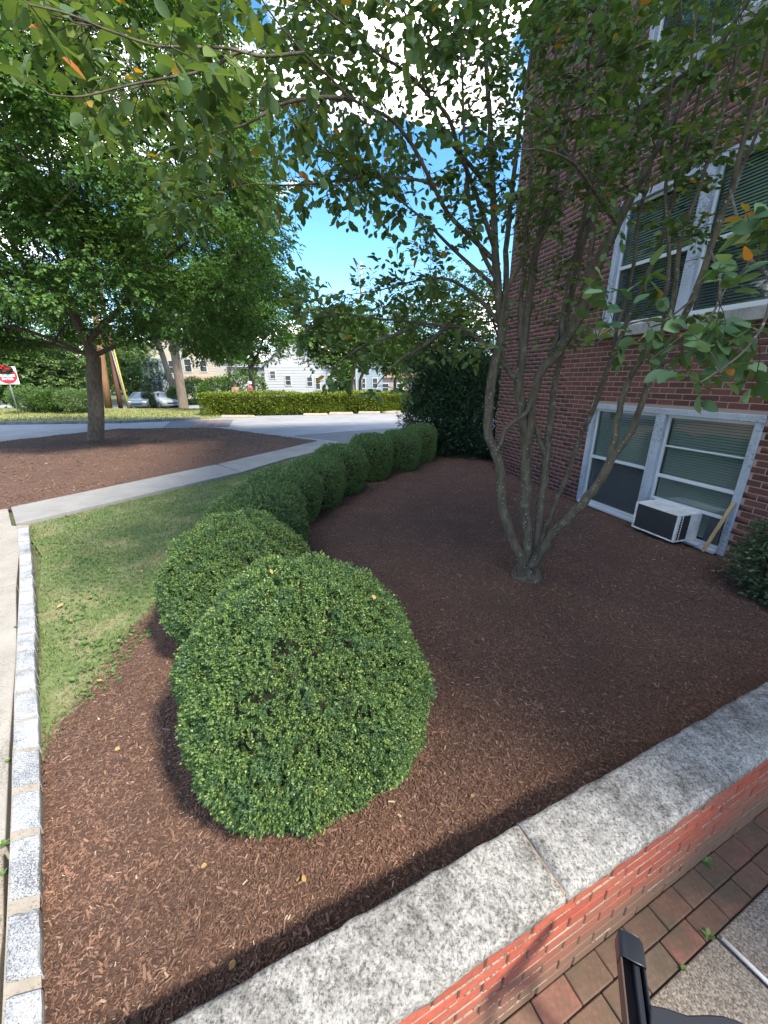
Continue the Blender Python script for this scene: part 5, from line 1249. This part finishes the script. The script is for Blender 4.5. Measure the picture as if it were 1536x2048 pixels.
# skirt panel sweeping to the right
sk = [(1300, 2008), (1330, 2014), (1375, 2029), (1415, 2028), (1445, 2030), (1475, 2040), (1520, 2062), (1560, 2085), (1540, 2110), (1300, 2110)]
top = [at(x, y, .33) for x, y in sk]; n = len(top)
V = top + [p - np.array([0, 0, .02]) for p in top]; F = [list(range(n))[::-1], [i + n for i in range(n)]] + [[i, (i + 1) % n, (i + 1) % n + n, i + n] for i in range(n)]
o = link('skirt_panel', mesh_poly('skirt_panel', V, F), m_black); under(o, bf); md = o.modifiers.new('bevel', 'BEVEL'); md.width = .004; md.segments = 2; md.limit_method = 'ANGLE'
q0 = b_ - ax * .03
for q in (q0, at(1530, 2100, .33)):
    o = MB().tube([[q[0], q[1], .31], [q[0], q[1], ZP + .006]], .016, 10).build('leg', m_black, None, True); under(o, bf)

# ------------------------------------------------------------------ no entry sign with a wreath
sp_ = at(38, 830, -.03); sg_ = empty('road_sign', tuple(sp_), 'square white and red ENTER sign on a grey post at the lawn edge', 'sign')
o = MB().tube([(0, 0, -.1), (0, 0, 2.62)], .035, 8).build('post', m_steel, sg_, True)
mb = MB(); mb.box((0, -.045, 2.12), (.92, .012, .92)); o = mb.build('panel', m_signw, sg_, bevel=.004)
V = []; n = 40
for k in range(n): V.append((.44 * math.cos(2 * math.pi * k / n), -.0545, 2.12 + .44 * math.sin(2 * math.pi * k / n)))
o = link('red_disc', mesh_poly('red_disc', V, [list(range(n))]), m_red, sg_)
mb = MB(); mb.box((0, -.057, 2.12), (.68, .003, .13)); mb.build('white_bar', m_signw, sg_)
for txt, z in (('DO NOT', 2.245), ('ENTER', 1.885)):
    fc = bpy.data.curves.new('lettering', 'FONT'); fc.body = txt; fc.size = .17; fc.align_x = 'CENTER'; fc.extrude = .001; fc.offset = .004
    o = bpy.data.objects.new('lettering', fc); COL.objects.link(o); fc.materials.append(m_signw)
    me_ = bpy.data.meshes.new_from_object(o.evaluated_get(bpy.context.evaluated_depsgraph_get())); bpy.data.objects.remove(o)
    o = bpy.data.objects.new('lettering', me_); COL.objects.link(o); o.rotation_euler = (math.pi / 2, 0, 0); o.location = (0, -.0575, z); o.parent = sg_
az = math.atan2(sp_[0], sp_[1]); sg_.rotation_euler = (0, 0, -az * .55)
wr = empty('wreath', tuple(sp_ + np.array([0, 0, 2.50])), 'dark green wreath with red bow hung over the top of the ENTER sign', 'wreath'); wr.rotation_euler = sg_.rotation_euler
g2_ = np.random.default_rng(5); n = 900; th = g2_.uniform(0, 2 * math.pi, n); C = np.stack([.29 * np.cos(th), np.full(n, -.12), .15 * np.sin(th) - .08], -1) + g2_.normal(0, .030, (n, 3))
V, F = scatter(LEAF4, C, g2_.normal(0, 1, (n, 3)), g2_.normal(0, 1, (n, 3)), g2_.uniform(.05, .09, n)); o = link('greenery', mesh_from('greenery', V, F), m_needle, wr); o['kind'] = 'stuff'
mb = MB()
for sx in (-1, 1):
    lo = smooth_path([(0, -.19, .09), (sx * .10, -.22, .16), (sx * .19, -.20, .13), (sx * .17, -.19, .06), (sx * .03, -.19, .08)], 4)
    for i in range(len(lo) - 1):
        c = (lo[i] + lo[i + 1]) / 2; d = unit(lo[i + 1] - lo[i]); mb.box(c, (np.linalg.norm(lo[i + 1] - lo[i]) * 1.1, .075, .006), (d, np.array([0, 1.0, 0]), np.cross(d, [0, 1.0, 0])))
    mb.box((sx * .16, -.19, -.02), (.26, .01, .05), (unit(np.array([sx, 0, -.25])), np.array([0, 1.0, 0]), unit(np.array([sx * .25, 0, 1.0]))))
mb.box((0, -.21, .09), (.07, .05, .07)); mb.build('bow', m_ribbon, wr)

# ------------------------------------------------------------------ utility poles, wheel stops, kerb
def pole(px0, y0, px1, y1, Y, r0, r1, htop, mat, label):
    b = atY(px0, y0, Y); d = atY(px1, y1, Y) - b; top = b + d * (htop / max(d[2], .1)); z0 = -.1; b[2] = z0
    P = [b + (top - b) * t for t in np.linspace(0, 1, 6)]
    e = empty('utility_pole', tuple(b), label, 'pole')
    o = MB().tube(P, list(np.linspace(r0, r1, 6)), 10).build('shaft', mat, None, True); under(o, e)
    o = MB().box(P[-1] - [0, 0, .6], (2.4, .12, .12)).build('crossarm', m_pole_g); under(o, e); return e, P
e1, P1 = pole(217, 814, 205, 730, 28.2, .24, .15, 10.5, m_pole_o, 'wide orange brown utility pole behind the street tree trunk')
e2, P2 = pole(241, 814, 222, 702, 28.6, .15, .12, 10.0, m_pole_r, 'slim reddish utility pole right of the street tree trunk')
e3, P3 = pole(722, 790, 722, 535, 46, .16, .12, 13.2, m_pole_g, 'tall grey utility pole rising against the blue sky behind the hedge')
for (xa, ya, xb, yb, mat, lab) in ((249, 782, 225, 690, m_yellow, 'yellow plastic guy wire guard beside the reddish pole'), (243, 770, 221, 692, m_steel, 'pale guy wire guard close beside the reddish pole')):
    p = atY(xa, ya, 28.4); q = atY(xb, yb, 28.4); gnd = p + (p - q) * ((p[2] + .1) / (q[2] - p[2]))
    o = MB().tube([gnd, p, q], [.05, .05, .05], 6).build('guy_guard', mat, None, True); tag(o, lab, 'guy wire')
for i, (xa, xb, yy, lab) in enumerate([(443, 510, 835, 'wheel stop nearest the hedge end, standing apart at left'), (606, 656, 831, 'second wheel stop from the hedge end, after the wide gap'), (658, 707, 828.5, 'middle wheel stop of the five along the hedge'), (716, 761, 827, 'fourth wheel stop along the hedge'), (764, 803, 826, 'wheel stop closest to the dark yew shrub')]):
    a, b = at(xa, yy, -.05), at(xb, yy, -.05); b = a + unit(b - a) * min(2.0, np.linalg.norm(b - a)); v = unit(b - a); w = np.array([-v[1], v[0], 0])
    prof = [(-.11, 0), (-.075, .125), (.075, .125), (.11, 0)]; V = []
    for t in (0, 1):
        c = a + (b - a) * t
        for (o_, z) in prof: V.append(c + w * o_ + [0, 0, z] + v * ((1 if t == 0 else -1) * (.05 if z > 0 else 0)))
    F = [[0, 1, 5, 4], [1, 2, 6, 5], [2, 3, 7, 6], [0, 3, 2, 1], [4, 5, 6, 7], [0, 4, 7, 3]]
    o = link('wheel_stop', mesh_poly('wheel_stop', V, F), m_yellowstop); tag(o, lab + ', pale concrete', 'wheel stop', 'wheel stops along the hedge'); md = o.modifiers.new('bevel', 'BEVEL'); md.width = .015
ik = empty('island_kerb'); ik['kind'] = 'structure'
kp_ = [(-34, 14.9), (-17.05, 17.75), (-12.25, 18.38), (-9.3, 20.05)]
for i in range(3):
    a, b = np.array(kp_[i]), np.array(kp_[i + 1]); L = np.linalg.norm(b - a); v = (b - a) / L; n = int(L / 1.25)
    for k in range(n):
        c = a + v * (k + .5) * L / n
        o = MB().box((c[0], c[1], -.01), (L / n - .02, .22, .17), (np.array([*v, 0]), np.array([-v[1], v[0], 0]), np.array([0, 0, 1.0]))).build('kerb_stone', m_kerb_dark, ik, bevel=.012)

# ------------------------------------------------------------------ far houses
m_cream = simple('cream_siding', (.44, .395, .32), .8); m_wht = simple('white_siding', (.47, .475, .48), .8); m_bluew = simple('pale_blue_siding', (.25, .32, .37), .8); m_pinkw = simple('pale_pink_siding', (.38, .29, .25), .8)
m_roofb = simple('brown_shingle', (.27, .17, .11), .9); m_roofg = simple('grey_shingle', (.25, .25, .26), .9); m_win = simple('dark_window_glass', (.045, .055, .065), .15); m_trim = simple('white_trim', (.50, .50, .49), .6)
m_siding_shade = simple('siding_shadow_line', (.30, .30, .30), .8)
def house(label, x, y, w, d, h, roof_h, wall, roof, windows, ridge='x', porch=None, loc_z=-.75, rot=0.0, cat='house'):
    e = empty('house', (x, y, loc_z), label, cat); e.rotation_euler = (0, 0, rot)
    if ridge == 'y':   # gable faces the viewer
        prof = [(-w / 2, 0), (w / 2, 0), (w / 2, h), (0, h + roof_h), (-w / 2, h)]; n = 5
        V = [(p, 0, z) for p, z in prof] + [(p, d, z) for p, z in prof]; F = [list(range(n)), [i + n for i in range(n)][::-1]] + [[i, i + n, (i + 1) % n + n, (i + 1) % n] for i in range(n)]
        link('wall', mesh_poly('wall', V, F), wall, e)
        mb = MB(); sl = math.hypot(w / 2, roof_h)
        for s in (-1, 1):
            dirx = unit(np.array([s * w / 2, 0, -roof_h])); up = np.cross(np.array([0, 1.0, 0]) * 1, dirx) * (1 if s > 0 else -1); up = up if up[2] > 0 else -up
            c = np.array([s * w / 4, d / 2, h + roof_h / 2]) + up * .09 + dirx * .2
            mb.box(c, (sl + .5, d + .7, .14), (dirx, np.array([0, 1.0, 0]), up))
        mb.build('roof', roof, e)
    else:
        mb = MB(); mb.box((0, d / 2, h / 2), (w, d, h)); mb.build('wall', wall, e)
        prof = [(-.35, h + .01), (d / 2, h + roof_h), (d + .35, h + .01)]
        V = [(-w / 2 - .3, p, z) for p, z in prof] + [(w / 2 + .3, p, z) for p, z in prof]
        link('roof', mesh_poly('roof', V, [[0, 1, 4, 3], [1, 2, 5, 4], [0, 3, 5, 2], [0, 2, 1], [3, 4, 5]]), roof, e)
    sd_ = MB(); zc_ = .5
    while zc_ < h - .1:
        segs = [(-w / 2 + .02, w / 2 - .02)]
        for (wx, wz, ww, wh) in windows:
            if abs(zc_ - wz) < wh / 2 + .12: segs = [q for (a, b) in segs for q in ((a, min(b, wx - ww / 2 - .12)), (max(a, wx + ww / 2 + .12), b)) if q[1] - q[0] > .05]
        for (a, b) in segs: sd_.box(((a + b) / 2, -.006, zc_), (b - a, .02, .035))  # darker strips paint in the shadow lines between siding boards
        zc_ += .32
    o = sd_.build('siding_shade_strip', m_siding_shade, e); o['kind'] = 'stuff'
    MB().tube([(-w / 2 + .1, -.07, h - .2), (-w / 2 + .1, -.07, .1)], .05, 6).build('downpipe', m_trim, e)
    for (wx, wz, ww, wh) in windows:
        mb = MB()
        for (cx, cz, a, b) in ((0, wh / 2 + .05, ww + .2, .1), (0, -wh / 2 - .05, ww + .2, .1), (-ww / 2 - .05, 0, .1, wh), (ww / 2 + .05, 0, .1, wh), (0, 0, ww, .06)): mb.box((wx + cx, -.03, wz + cz), (a, .06, b))
        f = mb.build('window', m_trim, e); mb = MB(); mb.box((wx, -.008, wz), (ww, .014, wh)); mb.build('pane', m_win, f)
    if porch: porch(e)
    return e
def porch1(e):
    mb = MB(); mb.box((2.9, -1.2, 2.75), (4.6, 2.6, .16), (np.array([1, 0, 0.]), unit(np.array([0, 1, .18])), unit(np.array([0, -.18, 1])))); mb.build('porch_roof', m_roofb, e)
    for k in range(4): MB().box((.9 + k * 1.33, -2.2, 1.3), (.16, .16, 2.6)).build('porch_post', m_trim, e)
    MB().box((2.9, -2.2, .7), (4.4, .08, .8)).build('porch_rail', m_cream, e)
    MB().box((-3.1, -.6, 2.6), (2.4, 1.2, 5.2)).build('bay', m_bluew, e)
    for zc in (1.8, 4.1):
        for k in range(3):
            MB().box((-3.8 + k * .7, -1.215, zc), (.42, .03, 1.3)).build('bay_window', m_win, e)
X = lambda px, Y: bt(px, 770, Y)[0]
house('cream house with brown gabled roof and porch behind the old trees', X(366, 54), 54, 9.2, 9, 5.4, 3.4, m_cream, m_roofb, [(-.9, 4.2, .9, 1.5), (1.0, 4.4, .8, 1.5), (2.9, 4.3, .8, 1.3), (-.8, 1.6, .9, 1.5), (0, 6.9, .8, 1.1)], 'y', porch1, rot=.12)
house('white gabled house with one dark window seen over the hedge', X(594, 50), 50, 7.8, 10, 4.2, 3.4, m_wht, m_roofg, [(-1.05, 2.55, .62, 1.05), (1.6, 2.4, .6, 1.0), (2.6, 2.2, .5, 1.3), (-2.9, 3.2, .6, .8)], 'y', rot=-.02)
house('long low white building with a row of small dark windows', X(484, 60), 60, 10.5, 8, 4.4, .5, m_wht, m_roofg, [(-4.3 + k * 1.25, 3.1, .5, .85) for k in range(8)], 'x')
house('pale blue grey house partly hidden by the pair of trunks', X(738, 54), 54, 3.6, 7, 5.2, 1.8, m_bluew, m_roofg, [(-.8, 2.2, .6, 1.2), (.8, 2.2, .6, 1.2)], 'y')
house('pale pinkish low building behind the small spreading tree', X(800, 56), 56, 7.0, 7, 2.9, .9, m_pinkw, m_roofb, [(-2, 1.6, .8, 1.0), (0, 1.6, .8, 1.0), (2, 1.6, .8, 1.0)], 'x')

# ------------------------------------------------------------------ parked cars
m_car1 = simple('silver_blue_paint', (.10, .135, .17), .3, .2); m_car2 = simple('white_paint', (.24, .27, .29), .3); m_tyre = simple('tyre', (.02, .02, .02), .8); m_rim = simple('rim', (.4, .4, .42), .35, .7); m_lamp = simple('headlight', (.75, .78, .8), .15)
def car(label, px, Y, paint, rot, L=4.4, W=1.78, Ht=1.48, z=-.746):
    x = X(px, Y); e = empty('parked_car', (x, Y, z), label, 'car', 'cars parked along the street'); e.rotation_euler = (0, 0, rot)
    # body sections along y (front at -y): half-width, z bottom, z belt, z top, half top width
    sec = [(-L / 2, .62, .38, .62, .62, .60), (-L / 2 + .12, .80, .24, .74, .74, .72), (-L / 2 + .55, .88, .20, .86, .86, .76), (-L / 2 + 1.15, .89, .20, .96, .97, .72), (-L / 2 + 1.85, .89, .20, .98, Ht - .06, .60), (-L / 2 + 2.6, .89, .20, .98, Ht, .62), (L / 2 - 1.0, .89, .20, .98, Ht - .05, .60), (L / 2 - .35, .87, .24, .98, 1.05, .68), (L / 2 - .04, .78, .30, .88, .90, .66), (L / 2, .66, .40, .70, .70, .60)]
    V = []; F = []
    for (y, hw_, zb, zl, zt, tw) in sec: V += [(-hw_ * .9, y, zb), (-hw_, y, (zb + zl) / 2), (-hw_, y, zl), (-tw, y, zt), (0, y, zt + .03), (tw, y, zt), (hw_, y, zl), (hw_, y, (zb + zl) / 2), (hw_ * .9, y, zb)]
    k = 9
    for i in range(len(sec) - 1):
        for j in range(k - 1): F.append([i * k + j, i * k + j + 1, (i + 1) * k + j + 1, (i + 1) * k + j])
        F.append([i * k + k - 1, i * k, (i + 1) * k, (i + 1) * k + k - 1])
    F.append(list(range(k))[::-1]); F.append([(len(sec) - 1) * k + j for j in range(k)])
    b = link('body', mesh_poly('body', V, F), paint, e)
    for p in b.data.polygons: p.use_smooth = True
    def quadpane(nm, P, parent=e):
        P = np.array(P); nrm = unit(np.cross(P[1] - P[0], P[2] - P[0])); cen = np.array([0, 0, .6]); nrm = nrm if (P.mean(0) - cen) @ nrm > 0 else -nrm
        Q = P + nrm * .012; V = np.concatenate([Q, Q - nrm * .01]); link(nm, mesh_poly(nm, V, [[0, 1, 2, 3], [4, 7, 6, 5], [0, 4, 5, 1], [1, 5, 6, 2], [2, 6, 7, 3], [3, 7, 4, 0]]), m_win, parent)
    ya, yb, yc, yd = -L / 2 + 1.2, -L / 2 + 1.8, L / 2 - 1.0, L / 2 - .42
    quadpane('windscreen', [(-.70, ya, .99), (.70, ya, .99), (.57, yb, Ht - .09), (-.57, yb, Ht - .09)])
    quadpane('rear_window', [(-.66, yd, 1.06), (.66, yd, 1.06), (.56, yc, Ht - .09), (-.56, yc, Ht - .09)])
    for s in (-1, 1):
        quadpane('side_window', [(s * .86, ya + .45, 1.0), (s * .86, yc + .15, 1.0), (s * .63, yc - .05, Ht - .12), (s * .63, yb + .1, Ht - .12)])
        MB().box((s * .62, -L / 2 + .10, .66), (.30, .10, .14)).build('headlight', m_lamp, e, bevel=.02)
        MB().box((s * .98, ya + .5, 1.02), (.18, .10, .12)).build('mirror', paint, e, bevel=.03)
        for yy in (-L / 2 + .82, L / 2 - .85):
            w = MB().tube([(s * .68, yy, .31), (s * .90, yy, .31)], .31, 16).build('wheel', m_tyre, e)
            MB().tube([(s * .895, yy, .31), (s * .912, yy, .31)], .19, 12).build('rim', m_rim, w)
    MB().box((0, -L / 2 + .0, .50), (.9, .08, .12)).build('grille', m_black, e, bevel=.01)
    return e
car('silver blue car parked facing the viewer left of the cone shrub', 277, 39.2, m_car1, .35)
car('white car parked facing the viewer right of the cone shrub', 318, 39.8, m_car2, .9)

# ------------------------------------------------------------------ two people walking behind the hedge
m_skin = simple('skin', (.42, .25, .17), .6)
def person(px, Y, label, shirt, trousers, hair, cap, ht, heading, seed):
    x = X(px, Y); e = empty('person', (x, Y, -.09), label, 'person', 'people walking behind the hedge'); e.rotation_euler = (0, 0, heading); k = ht / 1.75
    J = {'pel': (0, 0, .95, .125), 'sto': (0, 0, 1.12, .115), 'che': (0, -.01, 1.30, .135), 'nek': (0, 0, 1.48, .052), 'hed0': (0, -.02, 1.56, .075), 'hed': (0, -.02, 1.64, .092), 'hed1': (0, -.01, 1.70, .07)}
    for s, n in ((-1, 'l'), (1, 'r')):
        J.update({n + 'sh': (s * .17, 0, 1.41, .055), n + 'el': (s * .23, s * .06 + .02, 1.14, .040), n + 'wr': (s * .24, s * .16 - .08, .92, .028), n + 'ha': (s * .24, s * .18 - .10, .83, .035), n + 'hi': (s * .09, 0, .90, .095), n + 'kn': (s * .10, -s * .16 - .03, .50, .058), n + 'an': (s * .10, -s * .26 + .08, .10, .040), n + 'to': (s * .11, -s * .26 - .08, .05, .035)})
    names = list(J); ix = {n: i for i, n in enumerate(names)}
    E = [('pel', 'sto'), ('sto', 'che'), ('che', 'nek'), ('nek', 'hed0'), ('hed0', 'hed'), ('hed', 'hed1')]
    for n in 'lr': E += [('che', n + 'sh'), (n + 'sh', n + 'el'), (n + 'el', n + 'wr'), (n + 'wr', n + 'ha'), ('pel', n + 'hi'), (n + 'hi', n + 'kn'), (n + 'kn', n + 'an'), (n + 'an', n + 'to')]
    me = bpy.data.meshes.new('body'); me.from_pydata([tuple(np.array(J[n][:3]) * k) for n in names], [(ix[a], ix[b]) for a, b in E], []); me.update()
    o = link('body', me, m_skin, e); sk = o.modifiers.new('skin', 'SKIN')
    for i, n in enumerate(names): me.skin_vertices[0].data[i].radius = (J[n][3] * k,) * 2
    me.skin_vertices[0].data[ix['pel']].use_root = True
    sb = o.modifiers.new('sub', 'SUBSURF'); sb.levels = 1; sb.render_levels = 2
    def shell(nm, chain, mat, grow):
        mb = MB()
        for c in chain: 
            P = [np.array(J[n][:3]) * k for n in c]; R = [(J[n][3] + grow) * k for n in c]; q, r = smooth_path(P, 4, R); mb.tube(q, r, 12)
        mb.build(nm, mat, e, True)
    shell('shirt', [('pel', 'sto', 'che', 'che'), ('lsh', 'che', 'rsh'), ('lsh', 'lel'), ('rsh', 'rel')], shirt, .018)
    shell('trousers', [('pel', 'lhi', 'lkn', 'lan'), ('pel', 'rhi', 'rkn', 'ran')], trousers, .014)
    g_ = np.random.default_rng(seed); V = []; F = []; nu, nv_ = 14, 6
    for i in range(nv_ + 1):
        ph = math.pi / 2 * i / nv_ * 1.15
        for j in range(nu): V.append(np.array([.108 * math.sin(ph) * math.cos(2 * math.pi * j / nu), -.005 + .118 * math.sin(ph) * math.sin(2 * math.pi * j / nu), 1.65 + .115 * math.cos(ph)]) * k)
    for i in range(nv_):
        for j in range(nu): F.append([i * nu + j, (i + 1) * nu + j, (i + 1) * nu + (j + 1) % nu, i * nu + (j + 1) % nu])
    hr = link('cap' if cap else 'hair', mesh_poly('hair', V, F), hair, e)
    for p in hr.data.polygons: p.use_smooth = True
    MB().tube([np.array([0, -.10, 1.62]) * k, np.array([0, -.135, 1.60]) * k], [.018 * k, .01 * k], 6).build('nose', m_skin, e, True)
    return e
person(470, 25.4, 'person with brown hair and bare shoulders walking behind the hedge', simple('tan_top', (.55, .36, .25), .8), simple('blue_jeans', (.08, .11, .18), .8), simple('brown_hair', (.16, .07, .04), .6), False, 1.84, .9, 1)
person(500, 25.2, 'person in a white cap and dark red top walking behind the hedge', simple('dark_red_top', (.22, .05, .06), .8), simple('grey_trousers', (.15, .15, .16), .8), simple('white_cap', (.75, .75, .76), .7), True, 1.86, 1.2, 2)
